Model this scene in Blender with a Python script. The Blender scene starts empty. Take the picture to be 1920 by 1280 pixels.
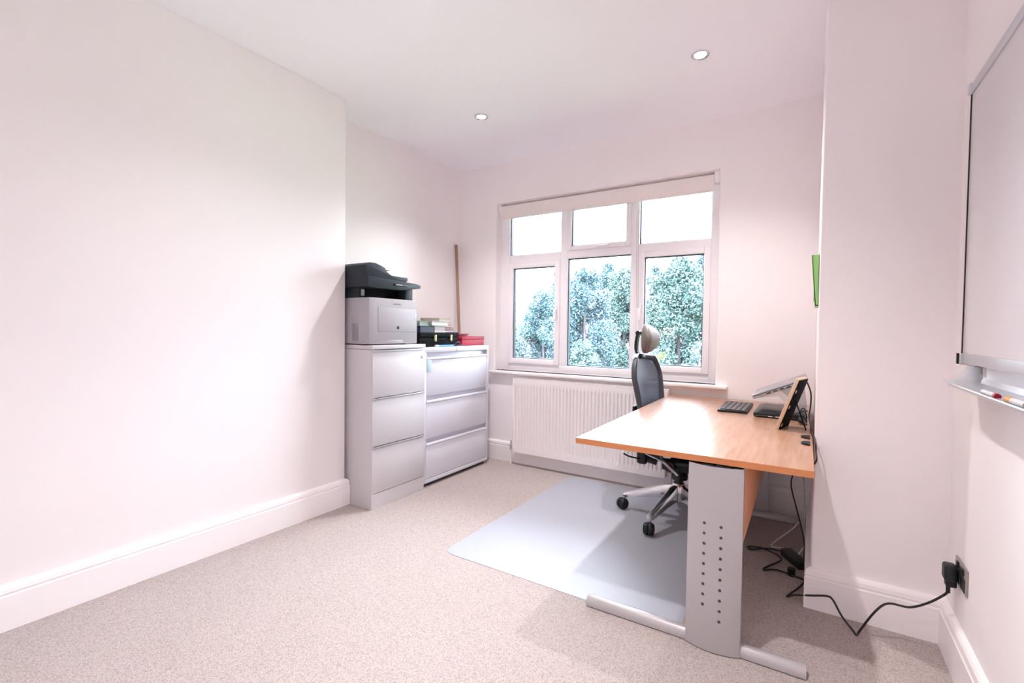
import bpy, bmesh, math, random
import numpy as np
from mathutils import Vector, Matrix
R = math.radians
random.seed(7)
scene = bpy.context.scene
C = scene.collection

# ------------------------------------------------------------------ camera
F_PX = 888.274
cam_d = bpy.data.cameras.new('camera')
cam_d.sensor_width = 36
cam_d.lens = 36 * F_PX / 1920
cam_d.clip_start = 0.02
cam_d.clip_end = 200
cam = bpy.data.objects.new('camera', cam_d)
C.objects.link(cam)
CAM = Vector((0, 0, 1.197))
yaw, pit, rol = R(32.308), R(1.514), R(0.729)
fwd = Vector((-math.sin(yaw) * math.cos(pit), math.cos(yaw) * math.cos(pit), -math.sin(pit)))
rt0 = Vector((math.cos(yaw), math.sin(yaw), 0))
up0 = rt0.cross(fwd)
rgt = math.cos(rol) * rt0 + math.sin(rol) * up0
upv = math.cos(rol) * up0 - math.sin(rol) * rt0
cam.matrix_world = Matrix(((rgt.x, upv.x, -fwd.x, CAM.x), (rgt.y, upv.y, -fwd.y, CAM.y), (rgt.z, upv.z, -fwd.z, CAM.z), (0, 0, 0, 1)))
scene.camera = cam


def at(u, v, axis, val):
    """world point seen at pixel (u, v) on the plane axis = val"""
    d = fwd + rgt * ((u - 960) / F_PX) - upv * ((v - 640) / F_PX)
    i = 'xyz'.index(axis)
    return CAM + d * ((val - CAM[i]) / d[i])


# ------------------------------------------------------------------ world, exposure
SKY = 48.0   # zenith radiance; the horizon has a third of it (overcast sky)
LAMP = 64.0
world = bpy.data.worlds.new('overcast_sky')
scene.world = world
world.use_nodes = True
wn = world.node_tree
bg = wn.nodes['Background']
wtc = wn.nodes.new('ShaderNodeTexCoord')
wsep = wn.nodes.new('ShaderNodeSeparateXYZ')
wr = wn.nodes.new('ShaderNodeValToRGB')
wr.color_ramp.elements[0].position = 0.0
wr.color_ramp.elements[0].color = (0.09, 0.10, 0.11, 1)
wr.color_ramp.elements[1].position = 0.03
wr.color_ramp.elements[1].color = (0.333 * 0.86, 0.333 * 0.90, 0.333, 1)
_e = wr.color_ramp.elements.new(1.0)
_e.color = (0.84, 0.89, 1.0, 1)
wn.links.new(wtc.outputs['Generated'], wsep.inputs[0])
wn.links.new(wsep.outputs['Z'], wr.inputs[0])
wn.links.new(wr.outputs[0], bg.inputs['Color'])
bg.inputs['Strength'].default_value = SKY

scene.view_settings.view_transform = 'Standard'
scene.view_settings.look = 'None'
scene.view_settings.exposure = 0.11
scene.view_settings.gamma = 1.0
scene.view_settings.use_curve_mapping = False
cy = scene.cycles
cy.use_denoising = True
cy.max_bounces = 14
cy.diffuse_bounces = 12
cy.glossy_bounces = 4
cy.transmission_bounces = 8
cy.transparent_max_bounces = 12
cy.sample_clamp_indirect = 25.0
cy.caustics_reflective = False
cy.caustics_refractive = False


# ------------------------------------------------------------------ materials
def mat(name, col, rough=0.5, metal=0.0, spec=0.5, var=0.0, vscale=8.0, bump=0.0, bscale=200.0, coat=0.0, coat_rough=0.1, stretch=None, ramp=None):
    m = bpy.data.materials.new(name)
    m.use_nodes = True
    nt = m.node_tree
    b = nt.nodes['Principled BSDF']
    b.inputs['Roughness'].default_value = rough
    b.inputs['Metallic'].default_value = metal
    b.inputs['Specular IOR Level'].default_value = spec
    b.inputs['Coat Weight'].default_value = coat
    b.inputs['Coat Roughness'].default_value = coat_rough
    tc = nt.nodes.new('ShaderNodeTexCoord')
    mp = nt.nodes.new('ShaderNodeMapping')
    if stretch:
        mp.inputs['Scale'].default_value = stretch
    nt.links.new(tc.outputs['Object'], mp.inputs[0])
    nz = nt.nodes.new('ShaderNodeTexNoise')
    nz.inputs['Scale'].default_value = vscale
    nz.inputs['Detail'].default_value = 4
    nt.links.new(mp.outputs[0], nz.inputs['Vector'])
    cr = nt.nodes.new('ShaderNodeValToRGB')
    if ramp:
        cr.color_ramp.elements[0].color = (*ramp[0], 1)
        cr.color_ramp.elements[1].color = (*ramp[1], 1)
        cr.color_ramp.elements[0].position = 0.3
        cr.color_ramp.elements[1].position = 0.7
    else:
        cr.color_ramp.elements[0].position = 0.25
        cr.color_ramp.elements[1].position = 0.75
        cr.color_ramp.elements[0].color = (*[c * (1 - var) for c in col], 1)
        cr.color_ramp.elements[1].color = (*[min(1, c * (1 + var * 0.5)) for c in col], 1)
    nt.links.new(nz.outputs['Fac'], cr.inputs[0])
    nt.links.new(cr.outputs[0], b.inputs['Base Color'])
    if bump > 0:
        n2 = nt.nodes.new('ShaderNodeTexNoise')
        n2.inputs['Scale'].default_value = bscale
        n2.inputs['Detail'].default_value = 3
        nt.links.new(mp.outputs[0], n2.inputs['Vector'])
        bp = nt.nodes.new('ShaderNodeBump')
        bp.inputs['Strength'].default_value = bump
        bp.inputs['Distance'].default_value = 0.002
        nt.links.new(n2.outputs['Fac'], bp.inputs['Height'])
        nt.links.new(bp.outputs[0], b.inputs['Normal'])
    return m


def emit(name, col, s):
    m = bpy.data.materials.new(name)
    m.use_nodes = True
    nt = m.node_tree
    nt.nodes.remove(nt.nodes['Principled BSDF'])
    e = nt.nodes.new('ShaderNodeEmission')
    e.inputs[0].default_value = (*col, 1)
    e.inputs[1].default_value = s
    nt.links.new(e.outputs[0], nt.nodes['Material Output'].inputs[0])
    return m


M = {}
M['wall'] = mat('wall_paint', (0.914, 0.876, 0.882), 0.6, spec=0.3, var=0.012, vscale=1.5, bump=0.06, bscale=90)
M['ceil'] = mat('ceiling_paint', (0.935, 0.935, 0.985), 0.8, spec=0.2, var=0.01, vscale=2)
M['gloss'] = mat('white_woodwork_paint', (0.89, 0.855, 0.865), 0.35, spec=0.45, var=0.01, vscale=3)
M['upvc'] = mat('white_window_plastic', (0.92, 0.89, 0.92), 0.25, spec=0.5, var=0.01)
M['gasket'] = mat('dark_glazing_gasket', (0.05, 0.07, 0.11), 0.5, var=0.05)
M['cabw'] = mat('white_laminate', (0.58, 0.555, 0.575), 0.4, spec=0.4, var=0.01)
M['steel_w'] = mat('white_painted_steel', (0.70, 0.705, 0.78), 0.3, spec=0.5, var=0.01)
M['shadowgap'] = mat('dark_recess', (0.06, 0.06, 0.07), 0.8, var=0.1)
M['chrome'] = mat('polished_aluminium', (0.72, 0.72, 0.74), 0.18, metal=1.0, var=0.02)
M['alu'] = mat('brushed_aluminium', (0.66, 0.68, 0.72), 0.35, metal=0.75, var=0.03, stretch=(1, 40, 1))
M['brass'] = mat('pale_brass', (0.55, 0.48, 0.28), 0.3, metal=0.8, var=0.05)
M['silver'] = mat('silver_powder_coat', (0.46, 0.44, 0.455), 0.38, metal=0.35, spec=0.5, var=0.02, vscale=300)
M['blk'] = mat('black_plastic', (0.011, 0.013, 0.015), 0.42, spec=0.35, var=0.1, vscale=40)
M['blkm'] = mat('matt_black', (0.006, 0.006, 0.007), 0.85, spec=0.15, var=0.1)
M['cord'] = mat('black_cord', (0.014, 0.012, 0.012), 0.5, var=0.1)
M['cordw'] = mat('pale_grey_cord', (0.55, 0.53, 0.52), 0.5, var=0.05)
M['prn'] = mat('printer_grey_plastic', (0.40, 0.385, 0.415), 0.6, spec=0.25, var=0.02, bump=0.05, bscale=900)
M['prng'] = mat('printer_seam_grey', (0.36, 0.35, 0.38), 0.6, var=0.02)
M['prnd'] = mat('scanner_dark_blue_grey', (0.016, 0.024, 0.034), 0.5, spec=0.3, var=0.08)
M['mesh'] = None
M['pad'] = mat('beige_headrest_vinyl', (0.17, 0.145, 0.135), 0.55, var=0.06, vscale=10, bump=0.1, bscale=120)
M['chairf'] = mat('dark_graphite_frame', (0.035, 0.045, 0.055), 0.35, var=0.05)
M['red'] = mat('red_card', (0.42, 0.018, 0.050), 0.6, var=0.08)
M['redd'] = mat('dark_red_card', (0.42, 0.008, 0.03), 0.4, var=0.08)
M['navy'] = mat('navy_card', (0.012, 0.020, 0.055), 0.5, var=0.1)
M['paper'] = mat('white_paper', (0.62, 0.60, 0.60), 0.7, var=0.03, vscale=30)
M['page'] = mat('cream_page_edges', (0.52, 0.45, 0.39), 0.8, var=0.08, vscale=60, stretch=(1, 1, 20))
M['mint'] = mat('pale_mint_cover', (0.46, 0.56, 0.52), 0.5, var=0.04)
M['sage'] = mat('grey_green_cover', (0.28, 0.36, 0.30), 0.5, var=0.04)
M['tan'] = mat('tan_cover', (0.36, 0.28, 0.13), 0.5, var=0.06)
M['maroon'] = mat('maroon_cover', (0.25, 0.05, 0.09), 0.5, var=0.06)
M['bluep'] = mat('bright_blue_plastic', (0.05, 0.28, 0.72), 0.3, var=0.05)
M['green'] = mat('green_plastic', (0.30, 0.62, 0.20), 0.35, var=0.08)
M['stick'] = mat('brown_wood', (0.34, 0.22, 0.15), 0.6, var=0.15, vscale=20, stretch=(3, 3, 0.4))
M['palewood'] = mat('pale_beech', (0.62, 0.47, 0.33), 0.5, var=0.1, vscale=20, stretch=(3, 3, 0.6))
M['deskedge'] = mat('beech_edge_band', (0.55, 0.205, 0.075), 0.35, var=0.07, vscale=12, stretch=(0.5, 0.5, 6))
M['laptop'] = mat('silver_laptop_shell', (0.40, 0.41, 0.46), 0.28, metal=0.7, var=0.02)
M['lapd'] = mat('black_laptop_shell', (0.02, 0.026, 0.032), 0.3, var=0.05)
M['key'] = mat('dark_key', (0.09, 0.075, 0.085), 0.5, var=0.1)
M['board'] = mat('whiteboard_enamel', (0.66, 0.64, 0.67), 0.22, spec=0.5, var=0.01)
M['plate'] = mat('brushed_steel_plate', (0.42, 0.40, 0.39), 0.3, metal=0.9, var=0.04, stretch=(1, 1, 30))
M['blind'] = mat('cream_blind_fabric', (0.88, 0.82, 0.79), 0.85, var=0.02, bump=0.1, bscale=600)
M['teal'] = mat('pale_teal_sticker', (0.45, 0.60, 0.64), 0.5, var=0.04)
M['radw'] = mat('radiator_enamel', (0.82, 0.765, 0.76), 0.35, spec=0.45, var=0.01)
M['orange'] = mat('orange_marker', (0.65, 0.28, 0.05), 0.4, var=0.05)
M['bark'] = mat('tree_bark', (0.12, 0.11, 0.12), 0.9, var=0.3, bump=0.4, bscale=30)
M['grass'] = mat('garden_grass', (0.16, 0.24, 0.12), 0.95, var=0.3, vscale=3, bump=0.4, bscale=40)
M['skirtgap'] = M['shadowgap']


def wood_top():
    m = mat('beech_desk_laminate', (0.62, 0.37, 0.23), 0.33, spec=0.5, coat=0.35, coat_rough=0.22)
    nt = m.node_tree
    b = nt.nodes['Principled BSDF']
    tc = nt.nodes.new('ShaderNodeTexCoord')
    mp = nt.nodes.new('ShaderNodeMapping')
    mp.inputs['Scale'].default_value = (14, 1.1, 1)
    n = nt.nodes.new('ShaderNodeTexNoise')
    n.inputs['Scale'].default_value = 3.5
    n.inputs['Detail'].default_value = 7
    n.inputs['Distortion'].default_value = 0.5
    cr = nt.nodes.new('ShaderNodeValToRGB')
    cr.color_ramp.elements[0].position = 0.3
    cr.color_ramp.elements[0].color = (0.395, 0.205, 0.125, 1)
    cr.color_ramp.elements[1].position = 0.72
    cr.color_ramp.elements[1].color = (0.50, 0.295, 0.20, 1)
    nt.links.new(tc.outputs['Object'], mp.inputs[0])
    nt.links.new(mp.outputs[0], n.inputs['Vector'])
    nt.links.new(n.outputs['Fac'], cr.inputs[0])
    nt.links.new(cr.outputs[0], b.inputs['Base Color'])
    return m


M['desk'] = wood_top()


def carpet():
    m = bpy.data.materials.new('beige_loop_carpet')
    m.use_nodes = True
    nt = m.node_tree
    b = nt.nodes['Principled BSDF']
    b.inputs['Roughness'].default_value = 0.95
    b.inputs['Specular IOR Level'].default_value = 0.1
    tc = nt.nodes.new('ShaderNodeTexCoord')
    v = nt.nodes.new('ShaderNodeTexVoronoi')
    v.inputs['Scale'].default_value = 235
    n = nt.nodes.new('ShaderNodeTexNoise')
    n.inputs['Scale'].default_value = 170
    n.inputs['Detail'].default_value = 5
    n.inputs['Roughness'].default_value = 0.75
    big = nt.nodes.new('ShaderNodeTexNoise')
    big.inputs['Scale'].default_value = 2.2
    big.inputs['Detail'].default_value = 4
    for k in (v, n, big):
        nt.links.new(tc.outputs['Object'], k.inputs['Vector'])
    # each loop of yarn has a tone of its own and dark gaps round it
    sp = nt.nodes.new('ShaderNodeSeparateColor')
    nt.links.new(v.outputs['Color'], sp.inputs[0])
    cr = nt.nodes.new('ShaderNodeValToRGB')
    cr.color_ramp.elements[0].position = 0.0
    cr.color_ramp.elements[0].color = (0.365, 0.308, 0.292, 1)
    cr.color_ramp.elements[1].position = 0.35
    cr.color_ramp.elements[1].color = (0.465, 0.398, 0.380, 1)
    nt.links.new(sp.outputs[0], cr.inputs[0])
    gap = nt.nodes.new('ShaderNodeValToRGB')
    gap.color_ramp.elements[0].position = 0.35
    gap.color_ramp.elements[0].color = (1, 1, 1, 1)
    gap.color_ramp.elements[1].position = 0.75
    gap.color_ramp.elements[1].color = (0.70, 0.69, 0.68, 1)
    nt.links.new(v.outputs['Distance'], gap.inputs[0])
    c2 = nt.nodes.new('ShaderNodeValToRGB')
    c2.color_ramp.elements[0].color = (0.90, 0.90, 0.90, 1)
    c2.color_ramp.elements[1].color = (1, 1, 1, 1)
    nt.links.new(big.outputs['Fac'], c2.inputs[0])
    c3 = nt.nodes.new('ShaderNodeValToRGB')
    c3.color_ramp.elements[0].position = 0.32
    c3.color_ramp.elements[0].color = (0.84, 0.83, 0.82, 1)
    c3.color_ramp.elements[1].position = 0.56
    c3.color_ramp.elements[1].color = (1, 1, 1, 1)
    nt.links.new(n.outputs['Fac'], c3.inputs[0])
    last = cr.outputs[0]
    for q in (gap, c2, c3):
        mx = nt.nodes.new('ShaderNodeMixRGB')
        mx.blend_type = 'MULTIPLY'
        mx.inputs[0].default_value = 1
        nt.links.new(last, mx.inputs[1])
        nt.links.new(q.outputs[0], mx.inputs[2])
        last = mx.outputs[0]
    hs = nt.nodes.new('ShaderNodeBrightContrast')
    hs.inputs['Bright'].default_value = 0.06
    nt.links.new(last, hs.inputs[0])
    nt.links.new(hs.outputs[0], b.inputs['Base Color'])
    bp = nt.nodes.new('ShaderNodeBump')
    bp.inputs['Strength'].default_value = 0.35
    bp.inputs['Distance'].default_value = 0.002
    bp.invert = True
    nt.links.new(v.outputs['Distance'], bp.inputs['Height'])
    nt.links.new(bp.outputs[0], b.inputs['Normal'])
    return m


M['carpet'] = carpet()


def thin_glass():
    m = bpy.data.materials.new('window_glass')
    m.use_nodes = True
    nt = m.node_tree
    nt.nodes.remove(nt.nodes['Principled BSDF'])
    t = nt.nodes.new('ShaderNodeBsdfTransparent')
    t.inputs[0].default_value = (0.95, 0.98, 0.98, 1)
    g = nt.nodes.new('ShaderNodeBsdfGlossy')
    g.inputs['Roughness'].default_value = 0.02
    f = nt.nodes.new('ShaderNodeFresnel')
    f.inputs[0].default_value = 1.45
    mx = nt.nodes.new('ShaderNodeMixShader')
    nt.links.new(f.outputs[0], mx.inputs[0])
    nt.links.new(t.outputs[0], mx.inputs[1])
    nt.links.new(g.outputs[0], mx.inputs[2])
    nt.links.new(mx.outputs[0], nt.nodes['Material Output'].inputs[0])
    return m


M['glass'] = thin_glass()


def sheer(name, col, fac, rough=0.4):
    """woven or frosted sheet: part see-through, part surface"""
    m = bpy.data.materials.new(name)
    m.use_nodes = True
    nt = m.node_tree
    b = nt.nodes['Principled BSDF']
    b.inputs['Roughness'].default_value = rough
    b.inputs['Base Color'].default_value = (*col, 1)
    t = nt.nodes.new('ShaderNodeBsdfTransparent')
    mx = nt.nodes.new('ShaderNodeMixShader')
    mx.inputs[0].default_value = fac
    nt.links.new(t.outputs[0], mx.inputs[1])
    nt.links.new(b.outputs[0], mx.inputs[2])
    nt.links.new(mx.outputs[0], nt.nodes['Material Output'].inputs[0])
    return m


M['mesh'] = sheer('blue_grey_chair_mesh', (0.085, 0.130, 0.205), 0.72, 0.5)
M['mat'] = sheer('clear_polycarbonate', (0.57, 0.60, 0.69), 0.52, 0.5)
M['acrylic'] = sheer('clear_acrylic', (0.6, 0.62, 0.66), 0.30, 0.15)
M['mat'].node_tree.nodes['Principled BSDF'].inputs['Coat Weight'].default_value = 1.0
M['mat'].node_tree.nodes['Principled BSDF'].inputs['Coat Roughness'].default_value = 0.46


def leafmat(name, a, b_, c):
    m = bpy.data.materials.new(name)
    m.use_nodes = True
    nt = m.node_tree
    b = nt.nodes['Principled BSDF']
    b.inputs['Roughness'].default_value = 0.45
    g = nt.nodes.new('ShaderNodeNewGeometry')
    cr = nt.nodes.new('ShaderNodeValToRGB')
    cr.color_ramp.elements[0].color = (*a, 1)
    cr.color_ramp.elements[1].color = (*c, 1)
    e = cr.color_ramp.elements.new(0.55)
    e.color = (*b_, 1)
    nt.links.new(g.outputs['Random Per Island'], cr.inputs[0])
    nt.links.new(cr.outputs[0], b.inputs['Base Color'])
    return m


M['leaf1'] = leafmat('blue_green_leaves', (0.031, 0.068, 0.087), (0.062, 0.121, 0.143), (0.124, 0.190, 0.212))
M['leaf2'] = leafmat('mid_green_leaves', (0.028, 0.062, 0.062), (0.053, 0.106, 0.102), (0.115, 0.174, 0.161))
M['leaf3'] = leafmat('pale_grey_green_leaves', (0.047, 0.081, 0.099), (0.081, 0.130, 0.149), (0.143, 0.194, 0.212))
M['leaf4'] = leafmat('yellow_green_leaves', (0.093, 0.139, 0.047), (0.139, 0.202, 0.078), (0.217, 0.265, 0.124))


# ------------------------------------------------------------------ mesh helpers
class MB:
    def __init__(s):
        s.bm = bmesh.new()
        s.T = Matrix.Identity(4)

    def _add(s, verts, faces, T=None):
        T = s.T @ (T or Matrix.Identity(4))
        vs = [s.bm.verts.new(T @ Vector(v)) for v in verts]
        out = []
        for f in faces:
            try:
                out.append(s.bm.faces.new([vs[i] for i in f]))
            except ValueError:
                pass
        return vs, out

    def box(s, x0, x1, y0, y1, z0, z1, bev=0.0, seg=2, T=None):
        v = [(x, y, z) for x in (x0, x1) for y in (y0, y1) for z in (z0, z1)]
        f = [(0, 1, 3, 2), (4, 6, 7, 5), (0, 4, 5, 1), (2, 3, 7, 6), (0, 2, 6, 4), (1, 5, 7, 3)]
        vs, fs = s._add(v, f, T)
        if bev > 0:
            es = list({e for fc in fs for e in fc.edges})
            bmesh.ops.bevel(s.bm, geom=es, offset=bev, segments=seg, affect='EDGES', profile=0.5)
        return s

    def prism(s, pts, axis, a, b, bev=0.0, seg=2, T=None):
        """polygon (2-D points) extruded along axis from a to b; 2-D axes are the other two in xyz order"""
        n = len(pts)
        def mk(p, h):
            return {'x': (h, p[0], p[1]), 'y': (p[0], h, p[1]), 'z': (p[0], p[1], h)}[axis]
        v = [mk(p, a) for p in pts] + [mk(p, b) for p in pts]
        f = [tuple(range(n)), tuple(range(2 * n - 1, n - 1, -1))]
        f += [(i, i + n, (i + 1) % n + n, (i + 1) % n) for i in range(n)]
        vs, fs = s._add(v, f, T)
        bmesh.ops.recalc_face_normals(s.bm, faces=fs)
        if bev > 0:
            es = list({e for fc in fs[:2] for e in fc.edges})
            bmesh.ops.bevel(s.bm, geom=es, offset=bev, segments=seg, affect='EDGES', profile=0.5)
        return s

    def cyl(s, c, r, h, axis='z', n=24, r2=None, T=None, cap=True):
        """cylinder or cone from centre c of its lower cap"""
        r2 = r if r2 is None else r2
        v = []
        for k, rr in ((0, r), (1, r2)):
            for i in range(n):
                t = 2 * math.pi * i / n
                a, b, d = rr * math.cos(t), rr * math.sin(t), h * k
                p = {'z': (a, b, d), 'x': (d, a, b), 'y': (a, d, b)}[axis]
                v.append((c[0] + p[0], c[1] + p[1], c[2] + p[2]))
        f = [(i, (i + 1) % n, (i + 1) % n + n, i + n) for i in range(n)]
        if cap:
            f += [tuple(range(n - 1, -1, -1)), tuple(range(n, 2 * n))]
        vs, fs = s._add(v, f, T)
        bmesh.ops.recalc_face_normals(s.bm, faces=fs)
        return s

    def lathe(s, c, prof, n=32, T=None, axis='z'):
        v = []
        for (r, z) in prof:
            for i in range(n):
                t = 2 * math.pi * i / n
                a, b = r * math.cos(t), r * math.sin(t)
                p = {'z': (a, b, z), 'x': (z, a, b), 'y': (a, z, b)}[axis]
                v.append((c[0] + p[0], c[1] + p[1], c[2] + p[2]))
        f = []
        for k in range(len(prof) - 1):
            f += [(k * n + i, k * n + (i + 1) % n, (k + 1) * n + (i + 1) % n, (k + 1) * n + i) for i in range(n)]
        f += [tuple(range(n)), tuple(range(len(v) - 1, len(v) - n - 1, -1))]
        vs, fs = s._add(v, f, T)
        bmesh.ops.recalc_face_normals(s.bm, faces=fs)
        return s

    def tube(s, pts, r, n=10, smooth=True, rz=None, closed=False, radii=None, T=None):
        P = [Vector(p) for p in pts]
        if smooth and len(P) > 2:
            Q = []
            ext = [2 * P[0] - P[1]] + P + [2 * P[-1] - P[-2]]
            rr = []
            for i in range(1, len(ext) - 2):
                for k in range(6):
                    t = k / 6
                    a, b, c, d = ext[i - 1:i + 3]
                    Q.append(0.5 * ((2 * b) + (c - a) * t + (2 * a - 5 * b + 4 * c - d) * t * t + (3 * b - a - 3 * c + d) * t ** 3))
                    if radii:
                        rr.append(radii[i - 1] * (1 - t) + radii[i] * t)
            Q.append(P[-1])
            if radii:
                rr.append(radii[-1])
                radii = rr
            P = Q
        v = []
        nrm = None
        for i, p in enumerate(P):
            d = (P[min(i + 1, len(P) - 1)] - P[max(i - 1, 0)])
            if d.length < 1e-9:
                d = Vector((0, 0, 1))
            d.normalize()
            if nrm is None:
                nrm = d.orthogonal().normalized() if abs(d.z) > 0.9 else Vector((0, 0, 1)).cross(d).normalized()
            nrm = (nrm - d * nrm.dot(d)).normalized()
            b = d.cross(nrm)
            ra = radii[i] if radii else r
            rb = ra if rz is None else (rz if not radii else ra * rz / r)
            for k in range(n):
                t = 2 * math.pi * k / n
                v.append(p + nrm * (ra * math.cos(t)) + b * (rb * math.sin(t)))
        f = []
        for i in range(len(P) - 1):
            f += [(i * n + k, i * n + (k + 1) % n, (i + 1) * n + (k + 1) % n, (i + 1) * n + k) for k in range(n)]
        f += [tuple(range(n - 1, -1, -1)), tuple(range(len(v) - n, len(v)))]
        vs, fs = s._add(v, f, T)
        bmesh.ops.recalc_face_normals(s.bm, faces=fs)
        return s

    def ball(s, c, rx, ry, rz, T=None, nu=20, nv=12, fn=None):
        v = []
        for j in range(1, nv):
            ph = math.pi * j / nv
            for i in range(nu):
                t = 2 * math.pi * i / nu
                q = Vector((math.sin(ph) * math.cos(t), math.sin(ph) * math.sin(t), math.cos(ph)))
                q = Vector((q.x * rx, q.y * ry, q.z * rz))
                if fn:
                    q = fn(q)
                v.append(Vector(c) + q)
        top = Vector((0, 0, rz)); bot = Vector((0, 0, -rz))
        if fn:
            top, bot = fn(top), fn(bot)
        v += [Vector(c) + top, Vector(c) + bot]
        f = []
        for j in range(nv - 2):
            f += [(j * nu + i, (j + 1) * nu + i, (j + 1) * nu + (i + 1) % nu, j * nu + (i + 1) % nu) for i in range(nu)]
        a, b = len(v) - 2, len(v) - 1
        f += [(a, i, (i + 1) % nu) for i in range(nu)]
        f += [(b, (nv - 2) * nu + (i + 1) % nu, (nv - 2) * nu + i) for i in range(nu)]
        s._add(v, f, T)
        return s

    def grid(s, fn, nu, nv, T=None, thick=0.0):
        """surface fn(u, v) -> point, u and v in 0..1; optional thickness along the surface normal"""
        P = [[Vector(fn(i / nu, j / nv)) for j in range(nv + 1)] for i in range(nu + 1)]
        v = [p for row in P for p in row]
        W = nv + 1
        f = [(i * W + j, (i + 1) * W + j, (i + 1) * W + j + 1, i * W + j + 1) for i in range(nu) for j in range(nv)]
        if thick:
            N = []
            for i in range(nu + 1):
                for j in range(nv + 1):
                    du = P[min(i + 1, nu)][j] - P[max(i - 1, 0)][j]
                    dv = P[i][min(j + 1, nv)] - P[i][max(j - 1, 0)]
                    N.append(du.cross(dv).normalized())
            off = len(v)
            v = v + [p + n_ * thick for p, n_ in zip(v, N)]
            f2 = [tuple(q + off for q in reversed(t)) for t in f]
            rim = [(i * W) for i in range(nu + 1)] + [nu * W + j for j in range(1, W)] + [i * W + nv for i in range(nu - 1, -1, -1)] + [j for j in range(nv - 1, 0, -1)]
            f = f + f2 + [(rim[k], rim[(k + 1) % len(rim)], rim[(k + 1) % len(rim)] + off, rim[k] + off) for k in range(len(rim))]
        vs, fs = s._add(v, f, T)
        bmesh.ops.recalc_face_normals(s.bm, faces=fs)
        return s

    def build(s, name, m, parent=None, origin=None, sharp=35):
        me = bpy.data.meshes.new(name)
        if parent is not None:
            o0 = Vector(parent['_o'])
        else:
            o0 = Vector(origin) if origin is not None else Vector((0, 0, 0))
        bmesh.ops.transform(s.bm, matrix=Matrix.Translation(-o0), verts=s.bm.verts)
        s.bm.to_mesh(me)
        s.bm.free()
        me.polygons.foreach_set('use_smooth', [True] * len(me.polygons))
        me.set_sharp_from_angle(angle=R(sharp))
        me.materials.append(m)
        o = bpy.data.objects.new(name, me)
        C.objects.link(o)
        if parent is not None:
            o.parent = parent
        else:
            o.location = o0
        o['_o'] = tuple(o0)
        return o


def pieces(mb, name, m, parent, sharp=35):
    """every loose piece of the builder becomes an object of its own under parent"""
    bm = mb.bm
    seen, out = set(), []
    for v0 in bm.verts:
        if v0 in seen:
            continue
        st_, comp = [v0], []
        seen.add(v0)
        while st_:
            v = st_.pop()
            comp.append(v)
            for e in v.link_edges:
                w = e.other_vert(v)
                if w not in seen:
                    seen.add(w)
                    st_.append(w)
        q = MB()
        mp_ = {v: q.bm.verts.new(v.co) for v in comp}
        for f in {f for v in comp for f in v.link_faces}:
            q.bm.faces.new([mp_[v] for v in f.verts])
        out.append(q.build(name, m, parent, sharp=sharp))
    bm.free()
    return out


def thing(name, loc, label, cat, group=None):
    o = bpy.data.objects.new(name, None)
    o.empty_display_size = 0.1
    C.objects.link(o)
    o.location = loc
    o['_o'] = tuple(loc)
    return tag(o, label, cat, group)


def tag(o, label, cat, group=None, kind=None):
    o['label'] = label
    o['category'] = cat
    if group:
        o['group'] = group
    if kind:
        o['kind'] = kind
    return o


def struct(o):
    o['kind'] = 'structure'
    return o


# ------------------------------------------------------------------ room shell
XL, YL = -2.635, 2.08         # left chimney breast: face and end
XA = -2.90                    # left alcove wall
YW = 3.61                     # window wall
XR, YR = 0.022, 2.435         # right chimney breast: side and front
XW = 0.466                    # right wall
YB = -1.15                    # wall behind the camera
ZC = 2.70
WX0, WX1, WZ0, WZ1 = -2.468, -0.574, 0.818, 2.340   # window opening
FY = 3.70                     # window frame face

struct(MB().box(XA - .2, XW + .2, YB - .2, 3.95, -.2, 0).build('floor', M['carpet']))
struct(MB().box(XA - .2, XW + .2, YB - .2, 3.95, ZC, ZC + .2).build('ceiling', M['ceil']))
struct(MB().box(XA - .2, XA, YL - .01, 3.95, 0, ZC).build('wall_left', M['wall']))
struct(MB().box(XA - .2, XL, YB - .2, YL, 0, ZC, bev=.006).build('wall_left_breast', M['wall']))
struct(MB().box(XW, XW + .2, YB - .2, 3.95, 0, ZC).build('wall_right', M['wall']))
struct(MB().box(XR, XW + .01, YR, YW + .02, 0, ZC, bev=.008, seg=3).build('wall_right_breast', M['wall']))
struct(MB().box(XL - .05, XW + .05, YB - .2, YB, 0, ZC).build('wall_front', M['wall']))

# window wall with its opening: one mesh with a rounded plaster edge round the reveal
b = MB()
def ring(x0, x1, z0, z1, y, r, n=5):
    return [(x0, y, z0), (x1, y, z0), (x1, y, z1), (x0, y, z1)]
rings = []
rb = .014
for k in range(5):
    t = k / 4 * math.pi / 2
    g = rb * (1 - math.sin(t))
    rings.append(ring(WX0 - g, WX1 + g, WZ0 - g, WZ1 + g, YW + rb * (1 - math.cos(t)), 0))
rings.append(ring(WX0, WX1, WZ0, WZ1, 3.95, 0))
outer = ring(XA, XR + .02, 0, ZC, YW, 0)
allr = [outer] + rings
v = [p for r_ in allr for p in r_]
f = []
for k in range(len(allr) - 1):
    f += [(k * 4 + i, k * 4 + (i + 1) % 4, (k + 1) * 4 + (i + 1) % 4, (k + 1) * 4 + i) for i in range(4)]
# outside skin
o2 = len(v)
v += ring(XA, XR + .02, 0, ZC, 3.95, 0)
last = (len(allr) - 1) * 4
f += [(last + i, last + (i + 1) % 4, o2 + (i + 1) % 4, o2 + i) for i in range(4)]
f += [(i, (i + 1) % 4, o2 + (i + 1) % 4, o2 + i) for i in range(4)]
vs, fs = b._add(v, f)
bmesh.ops.recalc_face_normals(b.bm, faces=fs)
struct(b.build('wall_back', M['wall']))

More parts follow.
